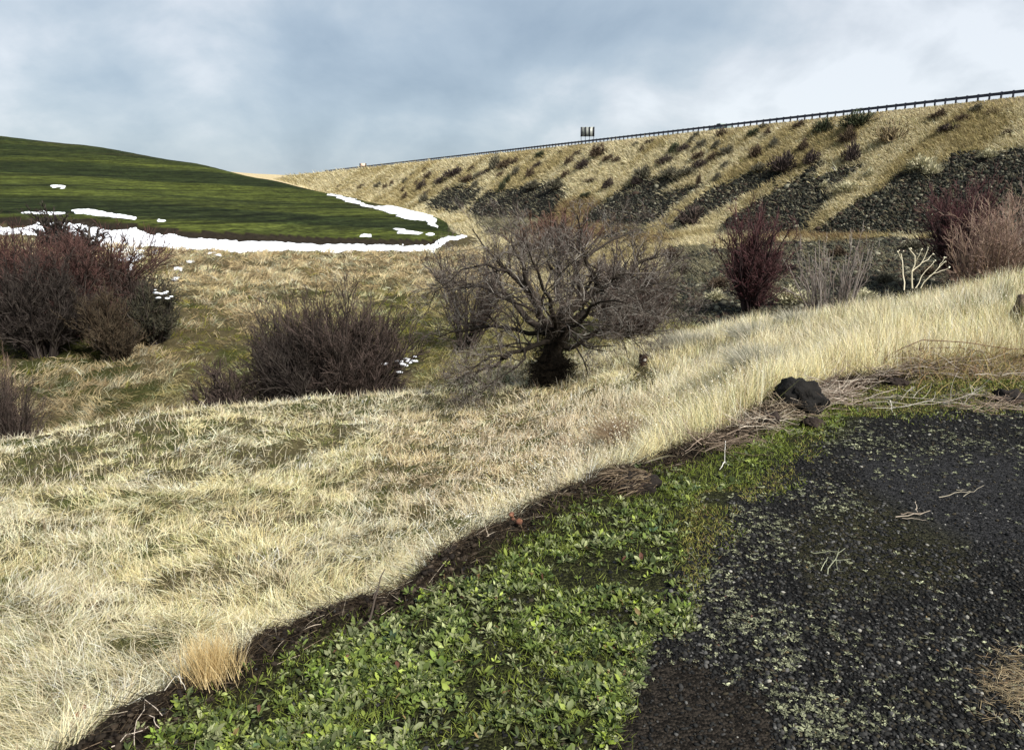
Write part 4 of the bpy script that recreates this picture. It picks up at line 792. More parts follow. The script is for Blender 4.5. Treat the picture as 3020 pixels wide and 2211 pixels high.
# ------------------------------------------------------------------ shrubs on the highway bank
SAGE = [(1004, 549, 18, 12, 0), (1029, 561, 14, 9, 0), (1069, 549, 24, 14, 0), (1116, 546, 26, 18, 1), (1137, 552, 18, 20, 0), (1156, 542, 14, 22, 0), (1170, 532, 14, 9, 0), (1196, 534, 22, 18, 1), (1190, 558, 16, 16, 0),
 (1195, 578, 18, 20, 0), (1218, 516, 20, 12, 1), (1253, 502, 16, 16, 0), (1264, 518, 28, 24, 0), (1246, 548, 36, 26, 2), (1228, 542, 14, 22, 0), (1262, 568, 26, 16, 0), (1252, 586, 34, 26, 1), (1300, 534, 36, 26, 2),
 (1341, 510, 60, 30, 2), (1369, 482, 14, 8, 0), (1392, 498, 22, 18, 0), (1379, 528, 44, 24, 0), (1407, 520, 26, 22, 1), (1403, 544, 26, 24, 1), (1431, 510, 30, 22, 2), (1461, 482, 40, 44, 1), (1493, 484, 46, 30, 0),
 (1519, 476, 24, 22, 0), (1523, 506, 28, 24, 1), (1477, 516, 24, 16, 0), (1497, 530, 22, 28, 3), (1483, 550, 26, 24, 3), (1594, 456, 30, 22, 3), (1586, 488, 26, 20, 2), (1565, 512, 34, 28, 0), (1573, 545, 50, 26, 1), (1652, 450, 14, 12, 0),
 (1680, 476, 36, 24, 0), (1705, 452, 28, 16, 0), (1717, 486, 40, 32, 2), (1765, 448, 60, 36, 0), (1797, 468, 40, 22, 0), (1819, 474, 28, 20, 0), (1670, 516, 36, 22, 0), (1640, 542, 56, 36, 1), (1745, 533, 40, 14, 0), (1795, 545, 46, 30, 2),
 (1729, 577, 40, 18, 3), (1873, 428, 22, 16, 1), (1893, 442, 18, 18, 0), (1919, 418, 34, 14, 0), (1961, 474, 50, 26, 2), (1989, 440, 40, 30, 3), (1897, 510, 60, 40, 1), (1973, 510, 52, 32, 1), (1877, 533, 40, 26, 2), (2054, 398, 22, 18, 1),
 (2016, 438, 36, 26, 2), (2040, 414, 30, 22, 1), (2070, 426, 36, 30, 1), (2127, 394, 32, 26, 0), (2113, 430, 36, 26, 1), (2062, 460, 44, 26, 0), (2062, 486, 42, 28, 2), (2105, 464, 46, 22, 0), (2145, 446, 46, 28, 1), (2022, 508, 70, 28, 1),
 (2139, 488, 34, 20, 1), (2223, 392, 38, 26, 3), (2249, 372, 26, 14, 1), (2263, 392, 28, 24, 0), (2229, 448, 38, 40, 0), (2281, 424, 28, 32, 1), (2369, 432, 38, 36, 0), (2311, 482, 78, 58, 2), (2239, 496, 50, 26, 1), (2115, 524, 32, 26, 1),
 (2060, 532, 16, 36, 0), (2391, 466, 46, 44, 2), (2359, 368, 44, 20, 0), (2428, 372, 54, 46, 3), (2527, 356, 92, 48, 3), (2501, 402, 60, 44, 0), (2511, 452, 48, 60, 2), (2620, 396, 84, 66, 4), (2771, 338, 60, 24, 0), (2834, 350, 40, 24, 0),
 (2792, 380, 60, 24, 2), (2881, 320, 46, 22, 1), (2928, 330, 44, 22, 4), (2974, 390, 34, 16, 0), (2688, 444, 22, 14, 0), (2912, 455, 44, 30, 5), (2714, 482, 80, 40, 5), (2563, 512, 40, 26, 5), (2495, 552, 70, 34, 5), (2745, 500, 50, 34, 5), (2430, 545, 30, 20, 5),
 (2120, 832, 60, 34, 0), (2335, 872, 110, 44, 5), (2020, 790, 60, 34, 1), (2545, 868, 80, 34, 5), (2610, 820, 60, 28, 1), (2110, 870, 70, 30, 5), (1975, 745, 60, 30, 0), (2690, 722, 70, 24, 1), (2470, 742, 60, 26, 0), (2325, 790, 50, 28, 2), (2740, 800, 60, 30, 0)]
SC = {0: ([(.085, .06, .04), (.12, .09, .06), (.05, .036, .026)], [1, 1, 1], 'brown'), 1: ([(.10, .095, .065), (.15, .14, .10), (.065, .055, .04)], [1, 1, 1], 'grey-green'),
      2: ([(.05, .038, .034), (.085, .065, .058), (.03, .024, .022)], [1, 1, 1], 'dark'), 3: ([(.045, .055, .03), (.07, .08, .045), (.03, .03, .02)], [1, 1, 1], 'blackish green'),
      4: ([(.18, .14, .08), (.12, .09, .055), (.24, .19, .11)], [1, 1, 1], 'thin tan'), 5: ([(.38, .35, .22), (.26, .25, .15), (.48, .44, .30)], [1, 1, 1], 'pale')}
proto = {}
for t, (cs, ws, nm) in SC.items():
    for v in range(3):
        n = 1100 if t != 4 else 420; q = unit(rng.normal(size=(n, 3))); q[:, 2] = np.abs(q[:, 2]); rr = rnd(n)**.4; lump = 1+.30*np.sin(q[:, 0]*5+v*2)+.25*np.sin(q[:, 1]*6+v*3.1)
        P = q*(rr*lump)[:, None]*(.44, .44, .62)+(0, 0, .05); di = unit(q+np.array([0, 0, .9])+rng.normal(size=(n, 3))*.5); ang = np.arctan2(di[:, 1], di[:, 0])
        b = blades(P, rnd(n, .10, .28), .035, ang, np.arccos(np.clip(di[:, 2], -1, 1)), np.radians(rnd(n, -30, 30)), 2, palette(n, cs, ws, .3))
        st = tubes(np.stack([np.zeros((14, 3)), unit(rng.normal(size=(14, 3))+(0, 0, 1.6))*.3, unit(rng.normal(size=(14, 3))+(0, 0, 1.6))*.65], 1), np.tile([.03, .02, .01], (14, 1)), 3, palette(14, [(.06, .045, .035)], [1]))
        V, Fc, Cc = merge([b, st]); o = mesh('sagebrush', V, Fc, m_bark, col=Cc); proto[t, v] = o.data; bpy.data.objects.remove(o)
def where_words(px, h, lo):
    lm = ((1060, 'at the far left end of the bank'), (1240, 'right of the small far sign'), (1420, 'above the first rock chutes'), (1560, 'left of the four-post sign'), (1700, 'left below the four-post sign'), (1860, 'right below the four-post sign'),
          (2010, 'between sign and car'), (2170, 'below the car'), (2340, 'right of the car'), (2480, 'right of the large dark shrub'), (2700, 'under the near stretch of guardrail'), (4000, 'on the bank at the far right'))
    x = next(w for p, w in lm if px < p); return x
items = []
for i, (px, py, wp, hp, t) in enumerate(SAGE):
    b = hit(px, py+hp*.5); d = b[1]; pb = PN[0]*b[0]+PN[1]*b[1]
    row = 'close under the guardrail' if pb > 108 else ('high on the bank' if pb > 101 else ('halfway down' if pb > 94 else 'low by the rocks'))
    xw = where_words(px, 0, 0)
    if pb < 84.5: row = 'on the rocky bench'; xw = 'behind the tree crown' if px < 2050 else ('left of the red-purple shrub' if px < 2200 else ('right of the red-purple shrub' if px < 2400 else ('behind the grey shrub' if px < 2600 else 'behind the pale stalks')))
    if px < 1060: row = 'high up'
    size = 'tiny' if wp < 20 else ('small' if wp < 32 else ('medium' if wp < 48 else 'large'))
    items.append([px, py, wp, hp, t, b, f"{size} {SC[t][2]} shrub {row}, {xw}"])
from collections import defaultdict
gr = defaultdict(list)
for it in sorted(items, key=lambda q: q[0]): gr[it[6]].append(it)
ORD = ['leftmost', 'second', 'third', 'fourth', 'fifth', 'sixth']
for i, it in enumerate(items):
    px, py, wp, hp, t, b, lb = it; g = gr[lb]
    if len(g) == 2: lb2 = lb.replace(' shrub ', ' shrub (left one) ' if g[0] is it else ' shrub (right one) ')
    elif len(g) > 2: lb2 = lb.replace(' shrub ', f' shrub ({ORD[next(k for k, q in enumerate(g) if q is it)]} from left) ')
    else: lb2 = lb
    o = bpy.data.objects.new('sagebrush', proto[t, i % 3]); C.objects.link(o); o.location = b
    s = b[1]/F; o.scale = (wp*s/1.05, wp*s/1.05, hp*s/.85); o.rotation_euler = (0, 0, (i*2.1) % 6.28)
    tag(o, lb2, 'shrub', 'shrubs on the highway bank')
# ------------------------------------------------------------------ road, guardrail, signs, car
RD = np.array([-.472, .882]); YAW = math.atan2(RD[1], RD[0])
def road_pt(p, s, z): q = PN*p+RD*s; return np.array([q[0], q[1], z])
ss = np.linspace(-60, 900, 60)
def strip(name, p0, p1, z, mat, kind_='structure'):
    V = np.array([road_pt(p, s, z) for s in ss for p in (p0, p1)]); i = np.arange(len(ss)-1)*2
    return mesh(name, V, np.stack([i, i+1, i+3, i+2], 1), mat)
kind(strip('highway', 117.4, 132, 15.215, m_asph), 'structure')
mw = M_plain('road_paint', (.7, .7, .66), .8); l = strip('edge_line', 118.6, 118.75, 15.22, mw); kind(l, 'structure')
# s where the sight line through a pixel column meets line p
def s_at(px, p): u = (px-CX)/F/.985; d = p/(PN[0]*u+PN[1]); return -.472*u*d+.882*d
GP = 115.4; GZ = 15.2; s0, s1 = s_at(3080, GP)-6, s_at(985, GP)
g = empty('guardrail', road_pt(GP, s0, GZ)); gl = np.array(g.location)
tag(g, 'long dark steel guardrail on posts along the top of the highway bank', 'guardrail')
prof = np.array([(-.05, .56), (.03, .61), (.03, .71), (-.04, .76), (-.04, .79), (.03, .84), (.03, .94), (-.05, .99)])
sr = np.linspace(s0, s1, 90); V = []
for s in sr:
    for (dx, dz) in prof: V.append(road_pt(GP+dx, s, GZ+dz))
V = np.array(V); nprof = len(prof); i, j = np.meshgrid(np.arange(len(sr)-1), np.arange(nprof-1), indexing='ij'); b = i*nprof+j
me_ = mesh('rail', V, np.stack([b, b+1, b+nprof+1, b+nprof], -1).reshape(-1, 4), m_steel, g, loc=gl)
sp = 1.66; npst = int((s1-s0)/sp)
V, Fc = boxes([((0, 0, .46), (.20, .20, 1.24), YAW), ((-.02, 0, .78), (.26, .16, .4), YAW)]); pm = mesh('post', V, Fc, m_steel, g); pm.location = Vector(road_pt(GP+.12, s0, GZ)-gl)
for k in range(1, 100):
    o = pm.copy(); C.objects.link(o); o.parent = g; o.location = Vector(road_pt(GP+.12, s0+k*sp, GZ)-gl)
V, Fc = boxes([(road_pt(GP+.12, s0+k*sp, GZ+.46)-gl, (.2, .2, 1.24), YAW) for k in range(100, npst)]); o = mesh('far_posts', V, Fc, m_steel, g); o['kind'] = 'stuff'
def sign_big():
    p = 120.; s = s_at(1720, p); B = road_pt(p, s, 15.2); T = empty('road_sign', B); tag(T, 'large grey-backed highway sign on four dark posts behind the guardrail', 'sign')
    d = B[1]; wd = 38*d/F; yaw = R(-8); zt = at(1720, 375, d)[2]; zb = at(1720, 403, d)[2]
    ax = np.array([math.cos(yaw), math.sin(yaw), 0])
    mp = M_plain('sign_back', (.27, .28, .25), .5, .2, 4, .12); md = M_plain('dark_post', (.02, .02, .025), .7)
    V, Fc = boxes([((0, 0.12, (zt+zb)/2-B[2]), (wd, .04, zt-zb), yaw)]); mesh('panel', V, Fc, mp, T)
    for k in range(4):
        c = ax*((k-1.5)*wd*.31)
        V, Fc = boxes([((c[0], c[1], (zt+zb)/2-B[2]), (.36, .12, (zt-zb)*1.02), yaw)]); mesh('stringer', V, Fc, md, T)
        V, Fc = boxes([((c[0], c[1], (zb-B[2])/2-.2), (.13, .13, zb-B[2]+.4), yaw)]); mesh('post', V, Fc, md, T)
sign_big()
def sign_small(px, ytop, ybot, pp, wpx, colp, lb, posts=2, band=False, ypost=None, cat='sign', thin=1.):
    s = s_at(px, pp); B = road_pt(pp, s, 15.2); B[2] = H1(B[0], B[1]); T = empty('road_sign', B); tag(T, lb, cat); d = B[1]; sc = d/F
    zt = at(px, ytop, d)[2]-B[2]; zb = at(px, ybot, d)[2]-B[2]; wd = wpx*sc; md = bpy.data.materials.get('dark_post')
    V, Fc = boxes([((0, .08, (zt+zb)/2), (wd, .05, zt-zb), 0)]); mesh('panel', V, Fc, M_plain('sign_face', colp, .6, nscale=1, namt=.1), T)
    if band: V, Fc = boxes([((0, .05, zb-.25), (wd*.9, .05, .5), 0)]); mesh('lower_panel', V, Fc, md, T)
    for k in range(posts):
        cx = 0 if posts == 1 else (k-.5)*wd*1.1
        V, Fc = boxes([((cx, 0, (zt)/2-.3), (.0+1.7*sc*thin, .2, zt+.5), 0)]); mesh('post', V, Fc, md, T)
sign_small(1092, 482, 496, 119.5, 15, (.62, .45, .33), 'peach-coloured two-post sign far along the highway with a dark lower strip', 2, True, thin=2.)
sign_small(1027, 510, 516, 119., 6, (.45, .05, .05), 'tiny red marker on a post near the far end of the guardrail', 1)
sign_small(961, 520, 529, 124., 12, (.48, .56, .50), 'pale square far-off sign on two thin posts near the saddle', 2, thin=.6)
def car():
    p = 119.6; s = s_at(2092, p); B = road_pt(p, s, 15.22); T = empty('parked_car', B); tag(T, 'pale grey-green pickup half hidden behind the guardrail', 'car'); T.rotation_euler = (0, 0, YAW)
    import bmesh
    def ext(name, prof, wd, mat, par=T, bev=.05, x=0, yo=0):
        n = len(prof); V = [(a, -wd/2+yo, b) for a, b in prof]+[(a, wd/2+yo, b) for a, b in prof]; me = bpy.data.meshes.new(name)
        me.from_pydata(V, [], [tuple(range(n))[::-1], tuple(range(n, 2*n))]+[(i, (i+1) % n, n+(i+1) % n, n+i) for i in range(n)]); bm = bmesh.new(); bm.from_mesh(me); bmesh.ops.recalc_face_normals(bm, faces=bm.faces)
        if bev: bmesh.ops.bevel(bm, geom=bm.edges[:], offset=bev, segments=2, affect='EDGES', clamp_overlap=True)
        bm.to_mesh(me); bm.free(); me.materials.append(mat); o = bpy.data.objects.new(name, me); C.objects.link(o); o.parent = par; return o
    paint = M_plain('car_paint', (.28, .33, .31), .3, .3, 2, .05); glass = M_plain('car_glass', (.02, .03, .035), .08, nscale=1, namt=.05); rub = M_plain('rubber', (.02, .02, .02), .9)
    ext('body', [(-2.6, .45), (2.5, .45), (2.62, .7), (2.5, 1.0), (1.2, 1.08), (-2.6, 1.08)], 1.85, paint)
    ext('cab', [(-.6, 1.08), (1.25, 1.08), (.65, 1.68), (-.4, 1.72)], 1.6, paint)
    ext('side_window', [(-.45, 1.14), (.98, 1.14), (.58, 1.58), (-.33, 1.6)], .02, glass, bev=0, yo=.81); ext('side_window', [(-.45, 1.14), (.98, 1.14), (.58, 1.58), (-.33, 1.6)], .02, glass, bev=0, yo=-.81)
    for x in (-1.7, 1.6):
        for y in (-.85, .85):
            t = np.linspace(0, 2*math.pi, 19)[:-1]; Pp = [(x+.36*math.cos(a), .36+.36*math.sin(a)) for a in t]; wv = ext('wheel', Pp, .24, rub, bev=0, yo=y)
            ext('hub_cap', [(x+.2*math.cos(a), .36+.2*math.sin(a)) for a in t], .26, paint, par=wv, bev=0, yo=y)
    for y in (-.7, .7): ext('headlight', [(2.52, .75), (2.6, .75), (2.56, .92), (2.5, .92)], .3, M_plain('lamp_glass', (.6, .6, .6), .2), bev=0, yo=y)
car()
# ------------------------------------------------------------------ small things on the near slope and pad
def clod(name, px, py, Y, wpx, hpx, lb, cat, cs, elong=1., squash=.6, rough=.35, on=None):
    B = ground(px, py, Y); TV, TF = ico(4); r = 1+rough*(fbm(TV[:, 0]*2+5*px, TV[:, 1]*2+TV[:, 2]*1.7, 4, 150+px)-.5)*2.4+.45*rough*(vnoise(TV[:, 0]*4.3+TV[:, 2]*2, TV[:, 1]*4.3-TV[:, 2]*4, 77)-.5)+.3*(fbm(TV[:, 0]*7, TV[:, 1]*7+TV[:, 2]*6, 3, 151)-.5)
    V = TV*r[:, None]*np.array([wpx*Y/F/2, wpx*Y/F/2*elong, hpx*Y/F*.62]); V[:, 2] += hpx*Y/F*.25
    o = mesh(name, V, TF, M_plain(name+'_mat', cs, .9, nscale=18, namt=.5, bump=1., bscale=40, bdist=.02), smooth=False); o.location = B; tag(o, lb, cat); return o
clod('rock', 2362, 1178, 5.75, 128, 84, 'black craggy rock lump on the pad edge at the end of the brush pile', 'rock', (.010, .009, .008), rough=.6)
clod('rock', 2275, 1200, 5.4, 60, 36, 'low dark clod at the left foot of the craggy rock', 'rock', (.03, .022, .018), rough=.5)
clod('soil_clod', 2395, 1232, 5.35, 62, 26, 'dark clod of earth in the turf in front of the craggy rock', 'soil clod', (.025, .018, .014), rough=.5)
clod('soil_clod', 2640, 1128, 6.6, 62, 26, 'dark clod of earth behind the bleached branches', 'soil clod', (.022, .016, .013), rough=.5)
clod('soil_clod', 2975, 1192, 6.0, 80, 34, 'dark clod of earth by the right edge beside the green strip', 'soil clod', (.02, .016, .014), rough=.5)
clod('boulder', 3022, 955, 8.6, 80, 110, 'brown boulder cut by the right edge in the straw', 'boulder', (.09, .065, .045), rough=.3)
def rootmass():
    px, py, Y = 1868, 1452, 4.15; B = ground(px, py, Y); T = empty('root_mass', B); tag(T, 'dark hummock of matted roots hanging over the pad edge', 'root mass')
    TV, TF = ico(4); r = 1+.3*(fbm(TV[:, 0]*2, TV[:, 1]*2+TV[:, 2]*2, 4, 161)-.5)*2; sx, sy, sz = .155, .11, .075; V = TV*r[:, None]*(sx, sy, sz)+(0, 0, .02)
    mesh('soil_core', V, TF, M_plain('dark_humus', (.014, .011, .009), .95, nscale=30, namt=.5, bump=1, bscale=60), T)
    n = 520; th = rnd(n, -.5, 2.6); ph = rnd(n, 0, 6.28); P0 = np.stack([np.cos(ph)*sx*rnd(n, .2, 1), np.sin(ph)*sy, np.zeros(n)], 1)
    h = np.sqrt(np.clip(1-(P0[:, 0]/sx)**2-(P0[:, 1]/sy)**2, 0, 1)); P0[:, 2] = .02+sz*h*1.05
    V, Fc, Cc = blades(P0, rnd(n, .08, .2), .0045, math.pi+rng.normal(size=n)*.5, np.radians(rnd(n, 70, 100)), np.radians(rnd(n, 20, 75)), 4, palette(n, [(.07, .05, .03), (.12, .09, .06), (.2, .16, .11), (.035, .025, .02)], [2, 2, 1, 2]))
    mesh('root_fibres', V, Fc, m_bark, T, col=Cc)
rootmass()
def sticks(name, ls, lb, cat, cols, group=None, kids=0, n=7, jit=.004, Bpx=None):
    P = np.array([resample(l[0], n) for l in ls]); P[:, 1:-1] += rng.normal(size=P[:, 1:-1].shape)*jit; Rr = np.array([np.linspace(l[1]*.62, l[1]*l[2]*.62, n) for l in ls])
    c = palette(len(P), cols, [1]*len(cols)); V, Fc, Cc = tubes(P, Rr, 6, c); parts = [(V, Fc, Cc)]
    if kids:
        P1, R1 = grow(P, Rr, kids, (.2, 1), (.15, .4), (20, 60), .1, .2, .5, 4, .0016); parts.append(tubes(P1, R1, 3, palette(len(P1), cols, [1]*len(cols))))
    V, Fc, Cc = merge(parts); B = P[0, 0]; o = mesh(name, V, Fc, m_bark, col=Cc, loc=B); return tag(o, lb, cat, group)
def gp(px, py, up=0.):     # point on the pad seen through a pixel
    p = hit(px, py); return p+np.array([0, 0, up])
WH = [(.40, .37, .32), (.55, .51, .45), (.24, .21, .17)]
sticks('bleached_branch', [([gp(2545, 1195, .02), gp(2620, 1200, .04), gp(2720, 1208, .03), gp(2800, 1200, .05), gp(2870, 1185, .07)], 0.0060, .5), ([gp(2550, 1192, .05), gp(2640, 1192, .06), gp(2760, 1194, .05), gp(2840, 1205, .04)], 0.0055, .6),
     ([gp(2570, 1210, .02), gp(2650, 1212, .03), gp(2740, 1200, .05), gp(2850, 1202, .03)], 0.0044, .6), ([gp(2600, 1192, .05), gp(2625, 1200, .06), gp(2635, 1222, .0)], 0.0039, .6), ([gp(2835, 1205, .03), gp(2860, 1190, .06), gp(2880, 1175, .1)], 0.0033, .5), ([gp(2655, 1190, .03), gp(2670, 1180, .06), gp(2690, 1168, .08)], 0.0050, .5)],
     'bundle of bleached white branches lying across the back of the gravel', 'branch', WH, kids=9)
sticks('forked_stick', [([gp(2137, 1340, .09), gp(2136, 1360, .04), gp(2137, 1368, .01)], .0035, .8), ([gp(2137, 1366, .01), gp(2130, 1376, .005), gp(2122, 1386, .003)], .005, .5), ([gp(2137, 1366, .01), gp(2150, 1376, .004)], .004, .5)], 'short white forked stick standing in the turf by the pad edge', 'stick', [(.55, .53, .48)], n=5, jit=.001)
sticks('dead_stick', [([gp(1062, 1850, .0), gp(1090, 1850, .03)+(0, 0, .0), gp(1105, 1830, .09), gp(1125, 1815, .14), gp(1140, 1800, .18)], .009, .35), ([gp(1105, 1830, .09), gp(1122, 1805, .13)], .004, .5)], 'dark leaning stick poking up from the pad edge in the weeds', 'stick', [(.07, .055, .045), (.09, .075, .06)], n=7)
sticks('dead_straw', [([gp(2640, 1530, .01), gp(2700, 1524, .015), gp(2742, 1516, .02)], .005, .5), ([gp(2655, 1522, .012), gp(2700, 1520, .01), gp(2720, 1518, .01)], .004, .5), ([gp(2660, 1534, .01), gp(2730, 1540, .012)], .004, .5), ([gp(2705, 1520, .02), gp(2698, 1500, .04)], .005, .6)], 'small bunch of tan dead stems lying on the bare gravel', 'dead stems', [(.24, .19, .145), (.32, .27, .21)])
sticks('dead_straw', [([gp(2768, 1472, .01), gp(2815, 1464, .02), gp(2860, 1458, .02)], .004, .5), ([gp(2840, 1470, .01), gp(2900, 1446, .03)], .003, .5), ([gp(2820, 1450, .01), gp(2850, 1450, .01)], .003, .5)], 'thin pale stems beside a green sprig at the back of the gravel', 'dead stems', [(.27, .24, .18)])
sticks('pale_weed_stem', [([gp(2440, 1700, .01), gp(2452, 1672, .03), gp(2475, 1650, .04), gp(2490, 1640, .04)], .004, .5), ([gp(2452, 1672, .03), gp(2462, 1660, .03), gp(2470, 1690, .01)], .003, .5), ([gp(2420, 1690, .01), gp(2440, 1660, .03)], .003, .5), ([gp(2390, 1640, .02), gp(2430, 1642, .02), gp(2470, 1638, .02)], .003, .5)], 'pale branching weed stem lying in the middle of the gravel', 'dead stems', [(.27, .28, .19), (.22, .23, .15)], kids=3)
sticks('root_loop', [([gp(480, 2120, .01), gp(440, 2085, .03), gp(400, 2160, .02), gp(396, 2200, .0)], .0022, .7), ([gp(440, 2125, .02), gp(455, 2150, .03), gp(480, 2160, .01)], .0022, .7), ([gp(330, 2211, .01), gp(380, 2180, .02), gp(440, 2150, .01)], .003, .6)], 'thin pale kinked root on the dark pad edge near the bottom left', 'root', [(.4, .34, .28)])
sticks('bone_stick', [([gp(488, 2060, .03)+(0, 0, .0), gp(520, 2042, .06), gp(545, 2040, .05)], .0022, .7), ([gp(530, 2040, .06), gp(540, 2050, .05), gp(550, 2058, .03)], .0022, .6), ([gp(534, 2035, .06), gp(538, 2050, .04)], .003, .6)], 'white bent stick on the edge below the golden straw tuft', 'stick', [(.5, .46, .38)], n=5, jit=.001)
def brush_pile(lb, x0, x1, y0, y1, n, cols, up=.1, ln=(.25, .7), flat=8):
    P = []
    for _ in range(n):
        px, py = rng.uniform(x0, x1), rng.uniform(y0, y1); b = gp(px, py, 0); a = rng.normal()*.5+(math.pi if rng.random() < .5 else 0); L = rng.uniform(*ln); e = R(abs(rng.normal())*flat)
        st = b+np.array([0, rng.normal()*.05, rng.uniform(0, up)]); d = np.array([math.cos(a)*math.cos(e), math.sin(a)*math.cos(e)*.6, math.sin(e)])
        pts = [st]
        for k in range(5): d = unit(d+rng.normal(size=3)*.18-(0, 0, .05)); pts.append(pts[-1]+d*L/5)
        pts = np.array(pts); pts[:, 2] = np.maximum(pts[:, 2], height(pts[:, 0], pts[:, 1])+.004); P.append(pts)
    P = np.array(P); Rr = rnd(n, .0012, .0036)[:, None]*np.linspace(1, .4, 6); P1, R1 = grow(P, Rr, 2, (.2, 1), (.2, .5), (20, 60), .1, .25, .6, 4, .0016)
    V, Fc, Cc = merge([tubes(P, Rr, 4, palette(n, cols, [1]*len(cols))), tubes(P1, R1, 3, palette(len(P1), cols, [1]*len(cols)))])
    B = P[0, 0]; tag(mesh('brush_pile', V, Fc, m_bark, col=Cc, loc=B), lb, 'brush pile', 'piles of dead brush at the pad edge')
brush_pile('tangled pile of grey-brown dead stems just right of the craggy rock', 2400, 2540, 1150, 1215, 170, [(.22, .17, .13), (.34, .28, .22), (.12, .085, .065), (.42, .36, .29)], .10, (.12, .38), 16)
brush_pile('long low pile of dead brush under the bramble arch at the right', 2560, 3040, 1085, 1130, 220, [(.20, .15, .11), (.30, .24, .19), (.11, .08, .06), (.38, .33, .27)], .10, (.15, .5), 14)
brush_pile('loose mat of tan stems in front of the craggy rock', 2270, 2420, 1195, 1240, 120, [(.22, .17, .12), (.30, .24, .17), (.12, .09, .06)], .04, (.1, .3), 8)
brush_pile('small splayed heap of dead grass stems on the edge left of the rock', 2180, 2290, 1235, 1275, 90, [(.36, .3, .23), (.24, .18, .13), (.48, .42, .33)], .06, (.12, .3), 20)
brush_pile('thin line of dead twigs on the edge above the white forked stick', 2060, 2180, 1285, 1335, 90, [(.16, .12, .085), (.26, .2, .15), (.1, .075, .055)], .05, (.12, .35), 10)
brush_pile('dead twigs and mud at the right end of the bleached branches', 2850, 3040, 1185, 1215, 60, [(.20, .15, .11), (.12, .085, .065), (.30, .24, .18)], .05, (.15, .4), 8)
def bramble():
    Y = 7.2; B = ground(2800, 1080, Y); T = empty('bramble', B); tag(T, 'arching thin brown bramble canes in front of the tall straw', 'bramble'); w = lambda px, py, dy=0.: at(px, py, Y+dy)
    ls = [[w(2600, 1085, -.2), w(2620, 1035), w(2680, 1008), w(2760, 1003), w(2860, 1010), w(2960, 1022), w(3040, 1030)], [w(2590, 1100, -.1), w(2630, 1050), w(2720, 1025, .2), w(2830, 1030, .2), w(2940, 1050), w(3030, 1070)],
          [w(2600, 1090, .2), w(2660, 1045, .3), w(2740, 1035, .4), w(2840, 1050, .3), w(2900, 1080)], [w(2720, 1100), w(2725, 1050), w(2715, 1010)], [w(2830, 1090), w(2832, 1040), w(2828, 1015)], [w(2950, 1090), w(3000, 1060), w(3050, 1045)]]
    P = np.array([resample(l, 9) for l in ls]); P[:, 1:-1] += rng.normal(size=P[:, 1:-1].shape)*.012; Rr = np.tile(np.linspace(.006, .0035, 9), (len(P), 1)); V, Fc, Cc = tubes(P, Rr, 5, palette(len(P), [(.16, .10, .06), (.11, .07, .045)], [1, 1])); mesh('canes', V, Fc, m_bark, T, col=Cc, loc=B)
    P1, R1 = grow(P, Rr, 26, (.02, 1), (.02, .06), (40, 80), 0, .1, .6, 3, .002); V, Fc, Cc = tubes(P1, R1, 3, palette(len(P1), [(.16, .10, .06), (.3, .22, .13)], [1, 1])); mesh('thorns', V, Fc, m_bark, T, col=Cc, loc=B)
    n = 1500; px = rnd(n, 2590, 3040); x = np.array([at(p, 1090, Y)[0] for p in px]); y = Y+rng.normal(size=n)*.35; z = height(x, y)
    V, Fc, Cc = blades(np.stack([x, y, z], 1), rnd(n, .12, .36), .006, rnd(n, 0, 6.28), np.radians(rnd(n, 5, 55)), np.radians(rnd(n, 0, 70)), 3, palette(n, [(.36, .28, .12), (.26, .20, .09), (.2, .2, .07), (.3, .18, .09)], [2, 2, 1, 1])); mesh('undergrowth', V, Fc, m_straw, T, col=Cc, loc=B)
bramble()
def thistle(px, py, Y, heads, lb):
    B = ground(px, py, Y); T = empty('dried_thistle', B); tag(T, lb, 'dead flower', 'dried thistles'); TV, TF = ico(2)
    for hx, hy, r in heads:
        tip = at(hx, hy, Y); st = resample([B+(0, 0, -.02), (B+tip)/2+rng.normal(size=3)*.01, tip], 6); V, Fc, Cc = tubes(st[None], np.linspace(.0026, .002, 6)[None], 5, palette(1, [(.12, .08, .05)], [1])); mesh('stem', V, Fc, m_bark, T, col=Cc, loc=B)
        rr = r*Y/F; sp_ = TV*(1+.25*(rng.random((len(TV), 1)) < .5))*rr+tip; mesh('seed_head', sp_, TF, m_bark, T, col=palette(len(TV), [(.13, .06, .035), (.2, .1, .06), (.08, .04, .03)], [1, 1, 1]), loc=B)
thistle(1545, 1590, 3.55, [(1508, 1517, 8), (1530, 1538, 10), (1513, 1530, 5)], 'dried thistle with round brown heads at the pad edge mid-photo')
thistle(265, 2230, 2.6, [(248, 2085, 8), (226, 2110, 11), (212, 2137, 10), (205, 2160, 8)], 'group of four rusty thistle heads in the bottom left straw')
thistle(215, 2260, 2.5, [(200, 2190, 8)], 'single rust-red thistle head lowest at the bottom left')
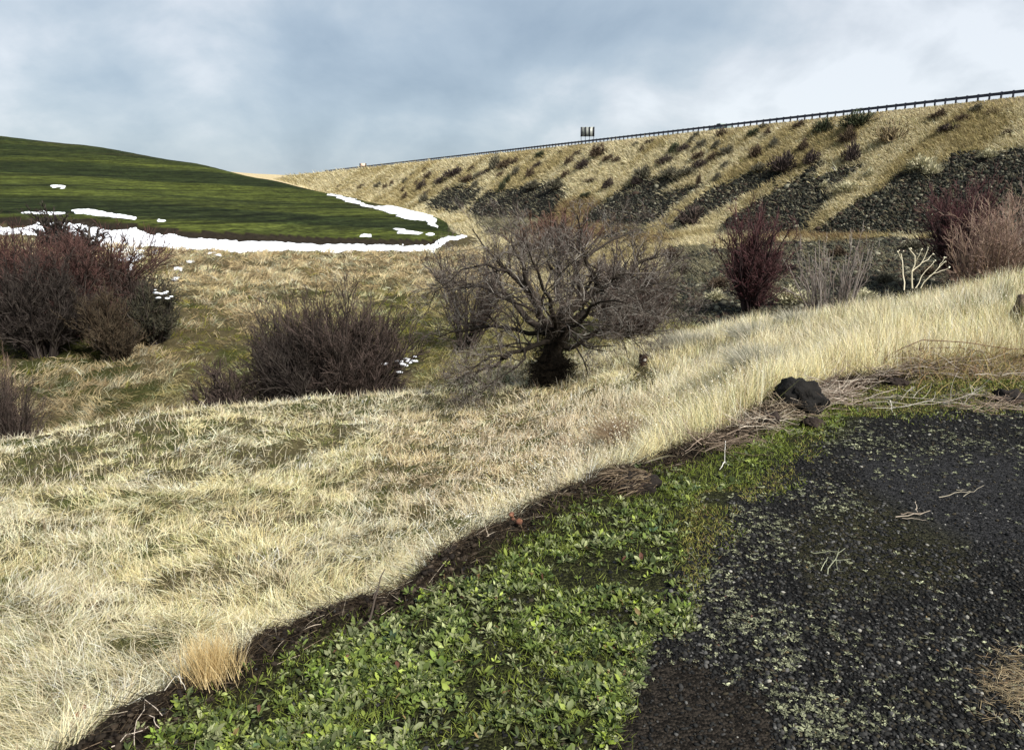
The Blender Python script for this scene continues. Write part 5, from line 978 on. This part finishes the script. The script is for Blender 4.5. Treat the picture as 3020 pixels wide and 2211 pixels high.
def post():
    B = ground(1896, 1086, 16.2); T = empty('fence_post_stub', B); tag(T, 'short dark wooden post stub in the straw right of the tree', 'post'); s = 16.2/F
    ang = np.linspace(0, 2*math.pi, 13)[:-1]; V = []; 
    top = at(1896, 1046, 16.2)[2]-B[2]
    for z, r in ((-.15, 1), (top*.6, 1), (top, .98)): V += [(math.cos(a)*13*s*r, math.sin(a)*13*s*r, z+(.02*math.sin(3*a) if z == top else 0)) for a in ang]
    V.append((0, 0, top-.02)); Fq = [(k*12+i, k*12+(i+1) % 12, (k+1)*12+(i+1) % 12, (k+1)*12+i) for k in range(2) for i in range(12)]; Ft = [(24+i, 24+(i+1) % 12, 36) for i in range(12)]
    mesh('wood', V, [np.array(Fq), np.array(Ft)], M_plain('old_wood', (.035, .02, .014), .9, nscale=20, namt=.5, bump=.6, bscale=30), T)
    TV, TF = ico(2); mesh('white_lichen', TV*(1+.3*(rng.random((len(TV), 1))-.5))*(.035, .025, .035)+(.02, -.085, top*.62), TF, M_plain('lichen', (.6, .58, .52), .9, nscale=30), T)
post()
def straw_heap(name, px, py, w_, h_, n, cols, ln, lb, cat, up=.0, stand=False, wd=.003):
    x, y, z = [], [], []; P = np.array([gp(px+rng.normal()*w_/2.6, py+rng.normal()*h_/2.6) for _ in range(40)]); c = P[rng.integers(0, 40, n)]+rng.normal(size=(n, 3))*(.025, .03, .008); c[:, 2] = height(c[:, 0], c[:, 1])+rnd(n, 0, up+.01)
    le = np.radians(rnd(n, 5, 22)) if stand else np.radians(rnd(n, 60, 95)); V, Fc, Cc = blades(c, rnd(n, *ln), wd, rnd(n, 0, 6.28), le, np.radians(rnd(n, 0, 30)), 3, palette(n, cols, [1]*len(cols)))
    B = P.mean(0); tag(mesh(name, V, Fc, m_straw, col=Cc, loc=B), lb, cat)
straw_heap('straw_wisp', 2965, 2035, 90, 110, 700, [(.36, .28, .16), (.46, .38, .24), (.24, .17, .1)], (.02, .06), 'wisp of tan straw lying on the gravel near the bottom right corner', 'straw', .02, False, .0016)
straw_heap('golden_grass_tuft', 620, 1995, 80, 30, 900, [(.60, .46, .22), (.70, .56, .31), (.5, .37, .18)], (.08, .19), 'upright golden grass tuft behind the dark edge at the bottom left', 'grass tuft', 0, True, .0016)

def snow_bits(px, py, Y, wpx, hpx, n, lb):
    B = at(px, py, Y); TV, TF = ico(2); parts = []
    for k in range(n):
        c = np.array([rng.normal()*wpx*Y/F*.3, rng.normal()*.3, rng.normal()*hpx*Y/F*.3]); sc = rng.uniform(.06, .15)*np.array([1.6, 1., .6]); v = TV*(1+.4*(rng.random((len(TV), 1))-.5))*sc+c; parts.append((v, TF, None))
    V, Fc, _ = merge(parts); o = mesh('snow_clump', V, Fc, m_snow, smooth=True); o.location = B; tag(o, lb, 'snow', 'snow caught in the shrubs')
snow_bits(478, 868, 59, 60, 26, 12, 'snow caught on top of the dark shrub ending the thicket')
snow_bits(1195, 1072, 43, 80, 34, 14, 'snow caught low between the gully shrubs and the tree')
